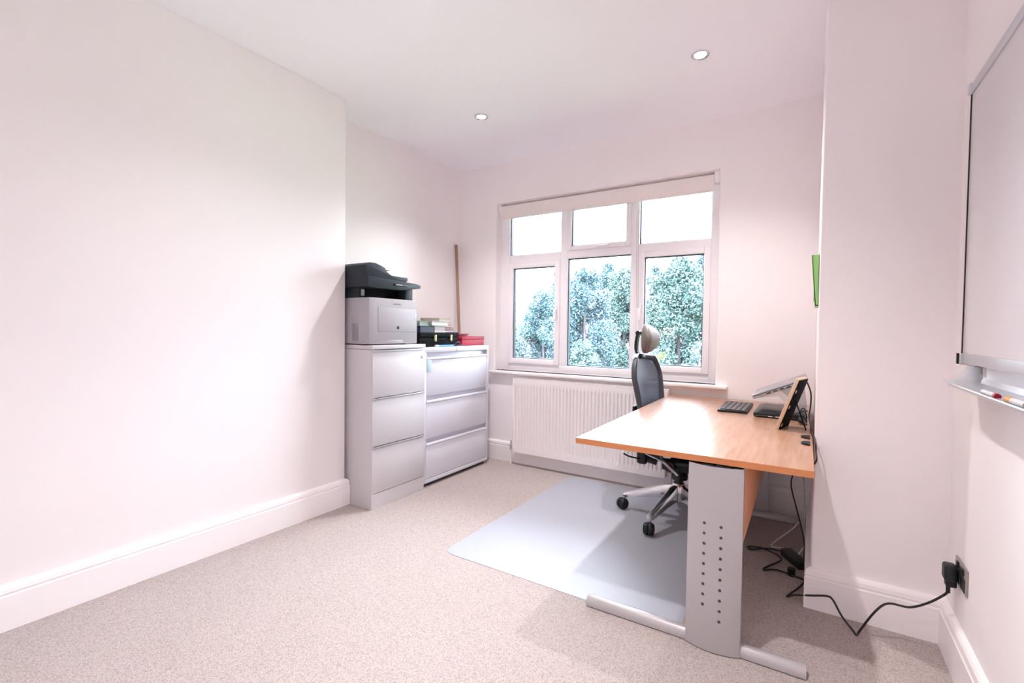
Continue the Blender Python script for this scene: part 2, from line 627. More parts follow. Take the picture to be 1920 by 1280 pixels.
# skirting boards: profile (distance from wall, height)
SK = [(0, 0), (.024, 0), (.024, .134), (.0205, .138), (.0205, .143), (.0225, .147), (.020, .163), (.014, .171), (.005, .175), (0, .177)]


def skirt(name, path):
    """path: floor points along the wall line, wall on the left-hand side of travel; mitred"""
    b = MB()
    P = [Vector((p[0], p[1], 0)) for p in path]
    rows = []
    for i, p in enumerate(P):
        d0 = (P[i] - P[i - 1]).normalized() if i > 0 else (P[1] - P[0]).normalized()
        d1 = (P[i + 1] - P[i]).normalized() if i < len(P) - 1 else d0
        n0 = Vector((d0.y, -d0.x, 0)); n1 = Vector((d1.y, -d1.x, 0))
        m_ = (n0 + n1).normalized()
        m_ = m_ / max(.2, m_.dot(n0))
        rows.append([p + m_ * a + Vector((0, 0, z)) for a, z in SK])
    n = len(SK)
    v = [q for r_ in rows for q in r_]
    f = [(i * n + k, i * n + k + 1, (i + 1) * n + k + 1, (i + 1) * n + k) for i in range(len(rows) - 1) for k in range(n - 1)]
    f += [tuple(range(n)), tuple(range(len(v) - 1, len(v) - n - 1, -1))]
    vs, fs = b._add(v, f)
    bmesh.ops.recalc_face_normals(b.bm, faces=fs)
    return struct(b.build(name, M['gloss'], sharp=25))


skirt('baseboard_left', [(XL, YB), (XL, YL), (XA, YL)])
skirt('baseboard_back', [(XA, YW), (XR, YW)])
skirt('baseboard_right_breast', [(XR, YW), (XR, YR), (XW, YR)])
skirt('baseboard_right', [(XW, YR), (XW, YB)])

# ------------------------------------------------------------------ window
win = bpy.data.objects.new('window_1', None)
C.objects.link(win)
win.location = (WX0, FY, WZ0)
win['_o'] = (WX0, FY, WZ0)
struct(win)
FD = .062
b = MB()
X0, X1 = -2.432, -.600
MU1, MU2 = (-1.853, -1.786), (-1.232, -1.165)
# outer frame, mullions, transom
b.box(WX0, -2.378, FY, FY + FD, WZ0, WZ1, .003)
b.box(-.634, WX1, FY, FY + FD, WZ0, WZ1, .003)
b.box(-2.378, -.634, FY + .001, FY + FD, 2.262, WZ1, .003)
b.box(-2.378, -.634, FY + .001, FY + FD, WZ0, .884, .003)
b.box(MU1[0], MU1[1], FY + .0005, FY + FD, .884, 2.262, .003)
b.box(MU2[0], MU2[1], FY + .0005, FY + FD, .884, 2.262, .003)
b.box(-2.378, MU1[0], FY + .001, FY + FD, 1.798, 1.870, .003)
b.box(MU1[1], MU2[0], FY + .001, FY + FD, 1.806, 1.872, .003)
b.box(MU2[1], -.634, FY + .001, FY + FD, 1.815, 1.878, .003)
b.build('window_frame', M['upvc'], win)


def sash(x0, x1, z0, z1, w):
    b = MB()
    y0, y1 = FY - .014, FY + .045
    b.box(x0, x0 + w, y0, y1, z0, z1, .004)
    b.box(x1 - w, x1, y0, y1, z0, z1, .004)
    b.box(x0 + w, x1 - w, y0 + .0005, y1, z0, z0 + w, .004)
    b.box(x0 + w, x1 - w, y0 + .0005, y1, z1 - w, z1, .004)
    return b.build('sash', M['upvc'], win)


def pane(x0, x1, z0, z1, y):
    g = MB().box(x0 - .004, x1 + .004, y, y + .004, z0 - .004, z1 + .004).build('pane', M['glass'], win)
    b = MB()
    q = .007
    vs_ = []
    for yy in (y - .030, y + .001):
        for k in (0, q):
            vs_ += [(x0 + k, yy, z0 + k), (x1 - k, yy, z0 + k), (x1 - k, yy, z1 - k), (x0 + k, yy, z1 - k)]
    fs_ = []
    for i in range(4):
        j = (i + 1) % 4
        fs_ += [(i, j, j + 4, i + 4), (i + 8, i + 12, j + 12, j + 8), (i, i + 8, j + 8, j), (i + 4, j + 4, j + 12, i + 12)]
    _, ff = b._add(vs_, fs_)
    bmesh.ops.recalc_face_normals(b.bm, faces=ff)
    b.build('gasket', M['gasket'], win)
    return g


PY = FY + .052
sash(-2.378, MU1[0], .884, 1.798, .048)
sash(MU2[1], -.634, .884, 1.815, .046)
sash(MU1[1], MU2[0], 1.872, 2.262, .038)
pane(-2.330, -1.901, .932, 1.750, PY - .016)
pane(MU1[1], MU2[0], .884, 1.806, PY)
pane(-1.119, -.680, .930, 1.769, PY - .016)
pane(-2.378, MU1[0], 1.870, 2.262, PY)
pane(-1.748, -1.270, 1.910, 2.224, PY - .016)
pane(MU2[1], -.634, 1.878, 2.262, PY)


def handle(x, z, horiz):
    b = MB()
    y = FY - .014
    if horiz:
        b.box(x - .03, x + .03, y - .012, y, z - .010, z + .010, .003)
        b.box(x - .008, x + .095, y - .034, y - .022, z - .009, z + .007, .004)
        b.cyl((x, y - .03, z), .008, .02, 'y', 12)
    else:
        b.box(x - .010, x + .010, y - .012, y, z - .03, z + .03, .003)
        b.box(x - .008, x + .008, y - .034, y - .022, z - .095, z + .008, .004)
        b.cyl((x, y - .03, z), .008, .02, 'y', 12)
    return b.build('window_handle', M['upvc'], win)


handle(-1.877, 1.37, False)
handle(-1.142, 1.37, False)
handle(-1.50, 1.886, True)
MB().box(WX0 - .045, WX1 + .085, YW - .048, FY, .790, WZ0, .009, 3).build('window_sill', M['gloss'], win)
# exterior sill ledge
MB().box(WX0 - .05, WX1 + .05, FY + .05, 3.99, .74, WZ0 - .01, .004).build('outer_sill', M['upvc'], win)

# roller blind (rolled nearly up, inside the reveal)
bl = thing('roller_blind', (-1.52, 3.66, 2.2), 'cream roller blind rolled up across the top of the window', 'blind')
b = MB()
b.box(WX0 + .022, WX1 - .042, 3.650, 3.652, 2.206, 2.318)
b.cyl((WX0 + .022, 3.673, 2.300), .023, (WX1 - .042) - (WX0 + .022), 'x', 24)
b.build('blind_fabric', M['blind'], bl)
MB().box(WX0 + .022, WX1 - .042, 3.645, 3.657, 2.196, 2.212, .004).build('bottom_bar', M['blind'], bl)
for x in (WX0 + .003, WX1 - .040):
    MB().box(x, x + .018 if x < -1 else x + .038, 3.648, 3.698, 2.262, WZ1 - .001, .003).build('bracket', M['upvc'], bl)
b = MB()
for x in (-1.176, -1.164):
    b.tube([(x, 3.662, 2.20), (x + .002, 3.664, 1.9), (x + .006, 3.664, 1.60), (x + .012, 3.666, 1.38)], .0022, 6)
b.tube([(-1.164, 3.666, 1.38), (-1.158, 3.666, 1.365), (-1.152, 3.666, 1.38)], .0022, 6)
b.build('pull_cord', M['cordw'], bl)
MB().box(-1.163, -1.147, 3.660, 3.672, 1.17, 1.376, .005).build('cord_weight', M['upvc'], bl)

# ------------------------------------------------------------------ radiator
rad = thing('radiator', (-1.5, 3.52, .115), 'white panel radiator on the wall below the window sill', 'radiator')
b = MB()
rx0, rx1, rz0, rz1 = -2.205, -.878, .118, .762
yf = 3.506
nr = 42
def radf(u, v_):
    x = rx0 + .012 + (rx1 - rx0 - .024) * u
    ph = (u * nr) % 1.0
    groove = 0.0
    d = abs(ph - .5)
    if d < .22:
        groove = .011 * (0.5 + 0.5 * math.cos(math.pi * d / .22))
    e = min(v_, 1 - v_) * (rz1 - rz0)
    k = 0 if e < .045 else min(1, (e - .045) / .02)
    return (x, yf + groove * k, rz0 + (rz1 - rz0) * v_)
vv = [0, .03, .068, .085, .1, .9, .915, .932, .97, 1]
b.grid(lambda u, t: radf(u, vv[round(t * 9)]), nr * 8, 9)
b.build('front_panel', M['radw'], rad, sharp=60)
MB().box(rx0 + .012, rx1 - .012, yf + .014, yf + .018, rz0, rz1).box(rx0 + .01, rx1 - .01, yf + .058, yf + .068, rz0 + .01, rz1 - .01).build('back_panel', M['radw'], rad)
b = MB()
b.box(rx0, rx0 + .012, yf - .002, yf + .070, rz0 + .01, rz1 + .004, .003)
b.box(rx1 - .012, rx1, yf - .002, yf + .070, rz0 + .01, rz1 + .004, .003)
pieces(b, 'side_cover', M['radw'], rad)
b = MB()
b.box(rx0 + .004, rx1 - .004, yf - .001, yf + .004, rz1, rz1 + .006)
b.box(rx0 + .004, rx1 - .004, yf + .064, yf + .069, rz1, rz1 + .006)
for i in range(70):
    x = rx0 + .012 + i * (rx1 - rx0 - .024) / 69
    b.box(x - .003, x + .003, yf + .003, yf + .066, rz1 + .001, rz1 + .005)
b.build('top_grille', M['radw'], rad)
b = MB()
vx = rx0 - .028
b.cyl((vx, yf + .03, .135), .012, .035, 'z', 16)
b.cyl((vx, yf + .03, .170), .010, .028, 'z', 16, r2=.006)
b.cyl((vx, yf + .03, .198), .005, .012, 'z', 12)
b.cyl((vx, yf + .03, .152), .008, .03, 'x', 12)
b.build('valve', M['chrome'], rad)
MB().cyl((vx, yf + .03, 0), .008, .136, 'z', 14).build('pipe', M['gloss'], rad)
MB().cyl((rx1 + .03, yf + .03, 0), .008, .15, 'z', 14).cyl((rx1 - .002, yf + .03, .15), .008, .04, 'x', 12).build('pipe', M['gloss'], rad)

# ------------------------------------------------------------------ downlights
LX = (-2.02, -.55)
LY = (2.75, 1.20, -.35)  # later rows unseen, added to light the room; mid-left follows the wall's hotspot
LCOL = (1.0, .950, .930)
protoL = None
names = {(0, 0): 'lit recessed ceiling downlight nearer the left alcove', (1, 0): 'lit recessed ceiling downlight nearer the right chimney breast',
         (0, 1): 'recessed ceiling downlight above the middle of the left wall, outside the frame',
         (1, 1): 'added unseen ceiling downlight above the near end of the desk, outside the frame',
         (0, 2): 'added unseen ceiling downlight behind the camera on the left wall side',
         (1, 2): 'added unseen ceiling downlight behind the camera on the right wall side'}
M['lampface'] = emit('downlight_lens_glow', (1.0, .93, .86), 22.0)
for j, y in enumerate(LY):
    for i, x in enumerate(LX):
        if j and not i:
            x = -1.76
        lab = names[(i, j)]
        t = thing('downlight', (x, y, ZC), lab, 'ceiling light', 'recessed ceiling downlights')
        MB().lathe((x, y, 0), [(.047, ZC + .0005), (.047, ZC - .004), (.043, ZC - .007), (.034, ZC - .005), (.031, ZC - .002), (.031, ZC + .0005)]).build('bezel', M['chrome'], t)
        MB().cyl((x, y, ZC - .003), .030, .002, 'z', 24).build('lens', M['lampface'], t)
        ld = bpy.data.lights.new('downlight_beam', 'SPOT')
        ld.energy = LAMP * ((1.95, 1.65), (.50, 2.1), (.05, 2.0))[j][i]
        ld.color = LCOL
        ld.spot_size = R(116)
        ld.spot_blend = 1.0
        ld.shadow_soft_size = .03
        lo = bpy.data.objects.new('downlight_beam', ld)
        C.objects.link(lo)
        lo.parent = t
        lo.location = (0, 0, -.012)

# ------------------------------------------------------------------ white drawer cabinet (left)
CX = -2.40
cab = thing('drawer_cabinet', (-2.64, 2.36, 0), 'tall white laminate cabinet of three drawers carrying the printer', 'cabinet')
y0, y1 = 2.106, 2.600
b = MB()
b.box(-2.875, CX - .020, y0, y1, 0, 1.050, .001)
b.box(CX - .021, CX - .003, y0, y0 + .018, 0, 1.050)
b.box(CX - .021, CX - .003, y0 + .018, y1, 0, .100)
b.build('carcass', M['cabw'], cab)
MB().box(-2.880, CX + .002, y0 - .002, y1 + .004, 1.052, 1.078, .002).build('cabinet_top', M['cabw'], cab)
for z0, z1 in ((.104, .408), (.414, .728), (.734, 1.042)):
    d = MB().box(CX - .019, CX, y0 + .003, y1 - .002, z0, z1, .0015).build('drawer', M['cabw'], cab)
    MB().box(CX - .004, CX + .010, y0 + .004, y1 - .003, z1 - .004, z1 + .0015, .001).build('handle', M['alu'], d)
MB().cyl((CX - .001, y1 - .026, .985), .009, .008, 'x', 16).build('lock', M['chrome'], cab)

# ------------------------------------------------------------------ steel lateral filing cabinet
BX = -2.416
fc = thing('lateral_filing_cabinet', (-2.65, 3.02, 0), 'wide white steel filing cabinet with three drawers beside the window wall', 'filing cabinet')
y0, y1 = 2.612, 3.436
b = MB()
b.box(-2.885, BX - .028, y0, y1, .030, 1.050, .002)
b.box(BX - .030, BX, y0, y0 + .022, .030, 1.050, .002)
b.box(BX - .030, BX, y1 - .022, y1, .030, 1.050, .002)
b.box(BX - .030, BX + .001, y0 + .0005, y1 - .0005, 1.012, 1.0505, .002)
b.box(BX - .030, BX - .001, y0 + .02, y1 - .02, .030, .058, .001)
b.build('carcass', M['steel_w'], fc)
MB().box(-2.87, BX - .03, y0 + .02, y1 - .02, 0, .032).build('plinth', M['shadowgap'], fc)
for z0, z1 in ((.062, .346), (.366, .668), (.688, .992)):
    hh = z1 - .040
    b = MB()
    b.box(BX - .026, BX - .002, y0 + .026, y1 - .026, z0, hh, .002)
    d = b.build('drawer', M['steel_w'], fc)
    # full-width lip handle: sloped shelf the hand pulls
    prof = [(BX - .022, hh), (BX - .002, hh), (BX + .006, hh + .012), (BX + .003, hh + .022), (BX - .008, hh + .024), (BX - .022, hh + .010)]
    MB().prism(prof, 'y', y0 + .027, y1 - .027, bev=.001).build('handle', M['steel_w'], d)
MB().box(BX - .0005, BX + .0012, 2.640, 2.690, .865, .960, .001).build('label_holder', M['teal'], fc)
MB().box(BX - .0005, BX + .003, 2.985, 3.010, 1.016, 1.044, .001).build('badge', M['alu'], fc)

# ------------------------------------------------------------------ printer
prn = thing('printer', (-2.65, 2.33, 1.078), 'large grey and black multifunction laser printer on top of the tall cabinet', 'printer')
px0, px1, py0, py1 = -2.865, -2.425, 2.100, 2.552
zb = 1.085
b = MB()
b.prism([(px0, py0 + .06), (px0 + .03, py0 + .012), (px1 - .06, py0), (px1 - .012, py0 + .010), (px1, py0 + .045), (px1, py1 - .012), (px1 - .012, py1), (px0, py1)], 'z', zb, 1.392, bev=.006)
b.build('body', M['prn'], prn)
b = MB()
for yy in (py0 + .05, py1 - .06):
    for xx in (px0 + .05, px1 - .08):
        b.cyl((xx, yy, 1.078), .015, .010, 'z', 14)
pieces(b, 'foot', M['blk'], prn)
# front door panel with seams, tray line
d = MB().box(px1 - .004, px1 + .0025, py0 + .075, py1 - .022, 1.168, 1.330, .002).build('front_door', M['prn'], prn)
b = MB()
for q in ((py0 + .073, py0 + .0755, 1.166, 1.333), (py1 - .0225, py1 - .020, 1.166, 1.333), (py0 + .073, py1 - .020, 1.330, 1.3325)):
    b.box(px1 - .001, px1 + .0012, q[0], q[1], q[2], q[3])
b.box(px1 - .001, px1 + .0010, py0 + .046, py1 - .012, 1.160, 1.1635)
b.build('panel_seam', M['prng'], prn)
MB().box(px1 - .001, px1 + .001, py0 + .16, py0 + .30, 1.092, 1.112, .0005).build('tray_handle', M['prng'], prn)
MB().lathe((px1 + .002, 2.352, 1.196), [(.011, 0), (.011, .003), (.008, .004), (.0, .004)], 20, axis='x').build('button', M['blk'], prn)
MB().box(px1 + .002, px1 + .0035, 2.475, 2.505, 1.285, 1.292).box(px1 + .002, px1 + .0035, 2.475, 2.500, 1.273, 1.278).build('sticker', M['paper'], prn)
MB().box(px1 + .002, px1 + .0035, 2.512, 2.530, 1.268, 1.300).build('sticker', M['teal'], prn)
b = MB()
for i in range(14):
    z = 1.108 + i * .0085
    b.box(px1 - .165, px1 - .105, py0 - .0018, py0 + .004, z, z + .0035)
b.build('side_vent', M['prng'], prn)
cu = bpy.data.curves.new('brand', 'FONT')
cu.body = 'SAMSUNG'
cu.size = .017
cu.extrude = .0004
cu.align_x = 'CENTER'
tmp = bpy.data.objects.new('brand_tmp', cu)
C.objects.link(tmp)
dg = bpy.context.evaluated_depsgraph_get()
me = bpy.data.meshes.new_from_object(tmp.evaluated_get(dg))
bpy.data.objects.remove(tmp)
me.transform(Matrix(((0, 0, 1, px1 + .0008), (1, 0, 0, 2.345), (0, 1, 0, 1.352), (0, 0, 0, 1))))
me.transform(Matrix.Translation(-Vector(prn['_o'])))
me.materials.append(M['prng'])
bo = bpy.data.objects.new('brand_lettering', me)
C.objects.link(bo)
bo.parent = prn
# output bay: dark back and two pillars
b = MB()
b.box(px0 + .02, px1 - .10, py0 + .055, py1 - .060, 1.388, 1.490)
b.box(px0 + .02, px1 - .03, py0 + .06, py1 - .10, 1.388, 1.3945)
b.build('output_bay', M['blkm'], prn)
b = MB()
b.box(px1 - .09, px1 - .012, py1 - .115, py1 - .045, 1.388, 1.490, .004)
b.box(px0 + .02, px1 - .11, py0 + .010, py0 + .06, 1.388, 1.490, .006)
pieces(b, 'pillar', M['prnd'], prn)
MB().box(px1 - .104, px1 - .098, py0 + .020, py0 + .046, 1.405, 1.448, .001).build('usb_panel', M['prn'], prn)
# scanner bed
b = MB()
b.prism([(py0 - .010, 1.462), (py0 + .06, 1.455), (py1 - .15, 1.458), (py1 + .02, 1.482), (py1 + .024, 1.505), (py1 - .02, 1.512), (py0 - .012, 1.530)], 'x', px0 + .01, px1 + .002, bev=.003)
b.build('scanner_bed', M['prnd'], prn)
MB().prism([(2.31, 1.482), (2.44, 1.484), (2.44, 1.494), (2.31, 1.497)], 'x', px1 - .01, px1 + .010, bev=.002).build('control_panel', M['blk'], prn)
MB().box(px1 + .0095, px1 + .0112, 2.325, 2.385, 1.4875, 1.4935).build('display', M['prng'], prn)
# document feeder lid: humped profile with the paper tray step
prof = [(py0 - .012, 1.520), (py0 - .012, 1.600), (py0 + .02, 1.620), (py0 + .07, 1.622), (py0 + .12, 1.610), (py0 + .155, 1.598), (py0 + .162, 1.582), (py0 + .185, 1.566), (py0 + .215, 1.553), (py1 - .14, 1.550), (py1 - .088, 1.552), (py1 - .086, 1.532), (py1 - .105, 1.516), (py0 + .2, 1.508)]
MB().prism(prof, 'x', px0 + .03, px1 - .02, bev=.004).build('document_feeder', M['prnd'], prn)
MB().prism([(py0 + .15, 1.584), (py0 + .225, 1.590), (py0 + .225, 1.594), (py0 + .15, 1.590)], 'x', px0 + .10, px1 - .06).build('paper_support', M['prnd'], prn)

# ------------------------------------------------------------------ items on the filing cabinet
ZT = 1.0505
cs = thing('carrying_case', (-2.60, 2.87, ZT), 'black hard case with two brass catches standing on the filing cabinet', 'case')
MB().box(-2.74, -2.478, 2.625, 3.085, ZT, ZT + .072, .006).build('case_base', M['blkm'], cs)
MB().box(-2.742, -2.474, 2.622, 3.090, ZT + .074, ZT + .112, .008, 3).build('case_lid', M['blkm'], cs)
for yy in (2.795, 2.985):
    b = MB()
    b.box(-2.476, -2.470, yy - .013, yy + .013, ZT + .046, ZT + .092, .002)
    b.lathe((-2.471, yy, ZT + .082), [(.012, 0), (.012, .003), (.005, .005), (0, .005)], 16, axis='x')
    b.cyl((-2.474, yy, ZT + .045), .004, .008, 'x', 12)
    b.build('catch', M['brass'], cs)
MB().tube([(-2.473, 2.85, ZT + .05), (-2.452, 2.86, ZT + .046), (-2.450, 2.89, ZT + .044), (-2.452, 2.92, ZT + .046), (-2.473, 2.93, ZT + .05)], .005, 8).build('case_handle', M['blkm'], cs)

ZC1 = ZT + .112


def book(x0, x1, y0, y1, z, h, cover, label, rot=0, spine='x', pg='page'):
    """closed book lying flat: two boards, spine, page block"""
    cx, cyy = (x0 + x1) / 2, (y0 + y1) / 2
    T = Matrix.Translation((cx, cyy, z)) @ Matrix.Rotation(R(rot), 4, 'Z')
    w, l = (x1 - x0) / 2, (y1 - y0) / 2
    t = thing('book', (cx, cyy, z), label, 'book', 'books piled on the black case')
    c = MB()
    c.T = T
    c.box(-w, w, -l, l, 0, .003, .0008)
    c.box(-w, w, -l, l, h - .003, h, .0008)
    c.box(-w, -w + .003, -l, l, 0, h, .0008)
    c.build('cover', M[cover], t)
    p = MB()
    p.T = T
    p.box(-w + .003, w - .004, -l + .004, l - .004, .003, h - .003)
    p.build('pages', M[pg], t)
    return t


book(-2.70, -2.485, 2.640, 2.800, ZC1, .048, 'navy', 'navy box-like book at the bottom left of the pile on the black case', pg='navy')
book(-2.68, -2.490, 2.806, 2.935, ZC1, .052, 'paper', 'plain white thick book under the mint green one', pg='paper')
book(-2.70, -2.500, 2.650, 2.755, ZC1 + .0485, .037, 'sage', 'grey-green book resting on the navy one next to the printer', pg='sage')
book(-2.69, -2.480, 2.765, 2.960, ZC1 + .0525, .038, 'mint', 'pale mint book lying on the plain white book', pg='paper')
book(-2.70, -2.520, 2.945, 3.085, ZC1, .020, 'maroon', 'thin maroon book at the very bottom of the right-hand book pile', 6, pg='paper')
book(-2.70, -2.520, 2.965, 3.075, ZC1 + .0205, .018, 'maroon', 'second thin maroon book up in the right-hand book pile', -4)
book(-2.71, -2.545, 2.965, 3.080, ZC1 + .039, .026, 'maroon', 'thicker maroon-covered book directly under the tan book', 3)
book(-2.73, -2.540, 2.900, 3.070, ZC1 + .0915, .024, 'tan', 'tan-covered book with cream pages on top of the pile', 5)



rb_ = thing('red_box', (-2.56, 3.29, ZT), 'shallow red box at the window end of the filing cabinet', 'box')
MB().box(-2.66, -2.462, 3.115, 3.425, ZT, ZT + .050, .002).build('box_base', M['red'], rb_)
MB().box(-2.662, -2.460, 3.113, 3.427, ZT + .0502, ZT + .078, .002).build('box_lid', M['red'], rb_)
pl = thing('paper_plates', (-2.62, 3.22, ZT + .078), 'small stack of white paper plates on the red box', 'plates')
MB().lathe((-2.585, 3.24, ZT + .078), [(.055, .001), (.058, .004), (.075, .016), (.078, .018), (.072, .013), (.055, .006), (0, .006)], 28).build('plate', M['paper'], pl)
MB().lathe((-2.585, 3.24, ZT + .084), [(.055, .001), (.058, .004), (.075, .016), (.078, .018), (.072, .013), (.055, .006), (0, .006)], 28).build('plate', M['paper'], pl)

# blue pen and cable by the case
pn = thing('pen', (-2.45, 2.86, ZT), 'bright blue pen lying in front of the black case', 'pen')
MB().tube([(-2.448, 2.80, ZT + .008), (-2.444, 2.98, ZT + .008)], .007, 10, smooth=False).build('barrel', M['bluep'], pn)
MB().cyl((-2.4485, 2.765, ZT + .008), .008, .036, 'y', 12).build('cap', M['paper'], pn)
tag(MB().tube([(-2.462, 2.99, ZT + .006), (-2.452, 3.02, ZT + .022), (-2.456, 3.06, ZT + .034), (-2.465, 3.09, ZT + .02), (-2.455, 3.10, ZT + .006), (-2.446, 3.05, ZT + .006), (-2.452, 3.0, ZT + .006)], .005, 8).build('cable_loop', M['navy'], origin=(-2.45, 3.05, ZT)), 'dark blue looped cable between black case and red box', 'cable')

# strip of wood leaning in the corner
sk = [Vector((-2.68, 3.455, ZT - .14)), Vector((-2.862, 3.572, 1.985))]
sk0 = at(861, 632, 'x', -2.72); sk0 = Vector((-2.72, sk0.y, 1.1285))
sk1 = Vector((-2.885, 3.545, 1.99))
d_ = (sk1 - sk0)
b = MB()
zax = d_.normalized(); xax = Vector((.55, -.83, 0)); xax = (xax - zax * xax.dot(zax)).normalized(); yax = zax.cross(xax)
b.T = Matrix(((yax.x, xax.x, zax.x, sk0.x), (yax.y, xax.y, zax.y, sk0.y), (yax.z, xax.z, zax.z, sk0.z), (0, 0, 0, 1)))
b.box(-.014, .014, -.004, .004, 0, d_.length, .001)
stick_obj = tag(b.build('wooden_strip', M['stick'], origin=sk0), 'thin brown wooden strip leaning in the corner behind the red box', 'wood strip')

# ------------------------------------------------------------------ desk
DX0, DX1, DY0, DY1 = -.853, .018, 1.879, 3.588
DZ = .730
a_ = R(.6)
DT = Matrix.Translation((DX0, DY0, 0)) @ Matrix.Rotation(a_, 4, 'Z') @ Matrix.Translation((-DX0, -DY0, 0))
dk = thing('desk', (-.43, 2.73, 0), 'beech office desk with silver cantilever legs beside the chimney breast', 'desk')


def dmb():
    b = MB()
    b.T = DT
    return b


dmb().box(DX0, DX1, DY0, DY1 - .01, DZ - .0235, DZ, .0012).build('tabletop', M['desk'], dk)
b = dmb()
b.box(DX0 - .0008, DX1 + .0008, DY0 - .0012, DY0 + .0004, DZ - .0240, DZ - .0008)
b.box(DX0 - .0012, DX0 + .0004, DY0, DY1 - .01, DZ - .0240, DZ - .0008)
b.box(DX1 - .0004, DX1 + .0012, DY0, DY1 - .01, DZ - .0240, DZ - .0008)
b.build('edge_band', M['deskedge'], dk)


def leg(yc, sgn):
    """curved perforated column plus tubular foot; sgn = side the column bulges to"""
    b = dmb()
    xa, xb = -.384, -.196
    W = xb - xa
    nu = 40
    z0_, z1_ = .003, .698
    # holes as dark discs laid on the shell, inner shade put into their colour
    hs = .0045
    rows = []
    for i in range(10):
        rows.append((.64, .478 - i * .0392))
    for i in range(9):
        rows.append((.33, .478 + .004 - i * .0385))
    def P(u, z, off):
        bul = .022 * (1 - (2 * u - 1) ** 2)
        return (xa + W * u, yc + sgn * (bul + off), z)
    # shell
    b.grid(lambda u, t: P(u, z0_ + (z1_ - z0_) * t, 0), 24, 2, thick=0)
    b.grid(lambda u, t: (xa + W * u, yc - sgn * .028, z0_ + (z1_ - z0_) * t), 2, 1)
    for u in (0, 1):
        b.box(xa + W * u - .0015, xa + W * u + .0015, min(yc, yc - sgn * .028), max(yc, yc - sgn * .028), z0_, z1_)
    o = b.build('leg_column', M['silver'], dk, sharp=50)
    hb = dmb()
    for (u, z) in rows:
        bul = .022 * (1 - (2 * u - 1) ** 2)
        y_ = yc + sgn * (bul + .0004)
        ang = math.atan2(.022 * (-4 * (2 * u - 1)), W) * sgn
        Tm = Matrix.Translation((xa + W * u, y_, z)) @ Matrix.Rotation(ang, 4, 'Z')
        hb.cyl((0, -.0005, 0), .0055, .001, 'y', 14, T=Tm)
    pieces(hb, 'perforation_disc', M['shadowgap'], o)
    # fixing bolts into the top
    k = dmb()
    for x in (xa + .03, xa + .09, xa + .15):
        k.cyl((x, yc - sgn * .004, .697), .006, .010, 'z', 12)
    k.box(xa + .005, xb - .005, min(yc - sgn * .024, yc - sgn * .006), max(yc - sgn * .024, yc - sgn * .006), .698, .7064)
    k.build('top_bracket', M['blkm'], dk)
    # foot
    f_ = dmb()
    y_ = yc - sgn * .030
    pr = []
    for i in range(13):
        t = math.pi * i / 12
        pr.append((y_ + .026 * math.cos(t), .004 + .038 * math.sin(t) ** .8))
    f_.prism(pr, 'x', -.800, .014, bev=.003)
    f_.build('foot', M['silver'], dk)
    g = dmb()
    for x in (-.78, -.03):
        g.cyl((x, y_, .0027 if x < -.5 else 0), .013, .005, 'z', 14)
    pieces(g, 'glide', M['blk'], dk)


leg(1.885, -1)
leg(3.470, 1)
dmb().box(-.212, -.194, 1.925, 3.440, .418, .7055, .001).build('modesty_panel', M['deskedge'], dk)
b = dmb()
b.box(-.50, -.47, 1.95, 3.42, .680, .7055, .002)
b.build('under_beam', M['silver'], dk)
for (x, y) in ((.008, 2.335), (.006, 2.475)):
    b = MB()
    # half-round cable port cap
    pr = [(x - .002 - .034 * math.sin(math.pi * i / 10), y + .034 * math.cos(math.pi * i / 10)) for i in range(11)]
    b.prism(pr, 'z', DZ - .002, DZ + .008, bev=.002)
    b.build('cable_port', M['blk'], dk)

# ------------------------------------------------------------------ keyboard, laptops, frame
kb = thing('keyboard', (-.382, 3.18, DZ), 'small dark keyboard lying on the far part of the desk', 'keyboard')
k0 = [(-.455, 2.975), (-.300, 2.985), (-.305, 3.375), (-.462, 3.365)]
MB().prism(k0, 'z', DZ + .0005, DZ + .014, bev=.002).build('keyboard_base', M['blk'], kb)
b = MB()
for i in range(5):
    for j in range(13):
        x = -.444 + i * .0275; y = 2.995 + j * .0278
        b.box(x, x + .0235, y, y + .0235, DZ + .013, DZ + .019, .0015, 1)
pieces(b, 'key', M['key'], kb)

dl = thing('laptop', (-.15, 3.12, DZ), 'closed black laptop lying flat under the tilted silver one', 'laptop')
b = MB()
b.box(-.262, -.020, 2.915, 3.275, DZ + .004, DZ + .018, .004)
b.build('laptop_base', M['lapd'], dl)
b = MB()
b.prism([(-.264, DZ + .0185), (-.020, DZ + .0185), (-.020, DZ + .032), (-.225, DZ + .034), (-.262, DZ + .023)], 'y', 2.913, 3.277, bev=.002)
b.build('lid', M['lapd'], dl)
b = MB()
for x in (-.24, -.045):
    for y in (2.94, 3.25):
        b.cyl((x, y, DZ), .007, .005, 'z', 10)
pieces(b, 'rubber_foot', M['blk'], dl)
b = MB()
for i in range(3):
    b.box(-.19 + i * .035, -.17 + i * .035, 2.912, 2.9155, DZ + .008, DZ + .013)
pieces(b, 'port', M['alu'], dl)

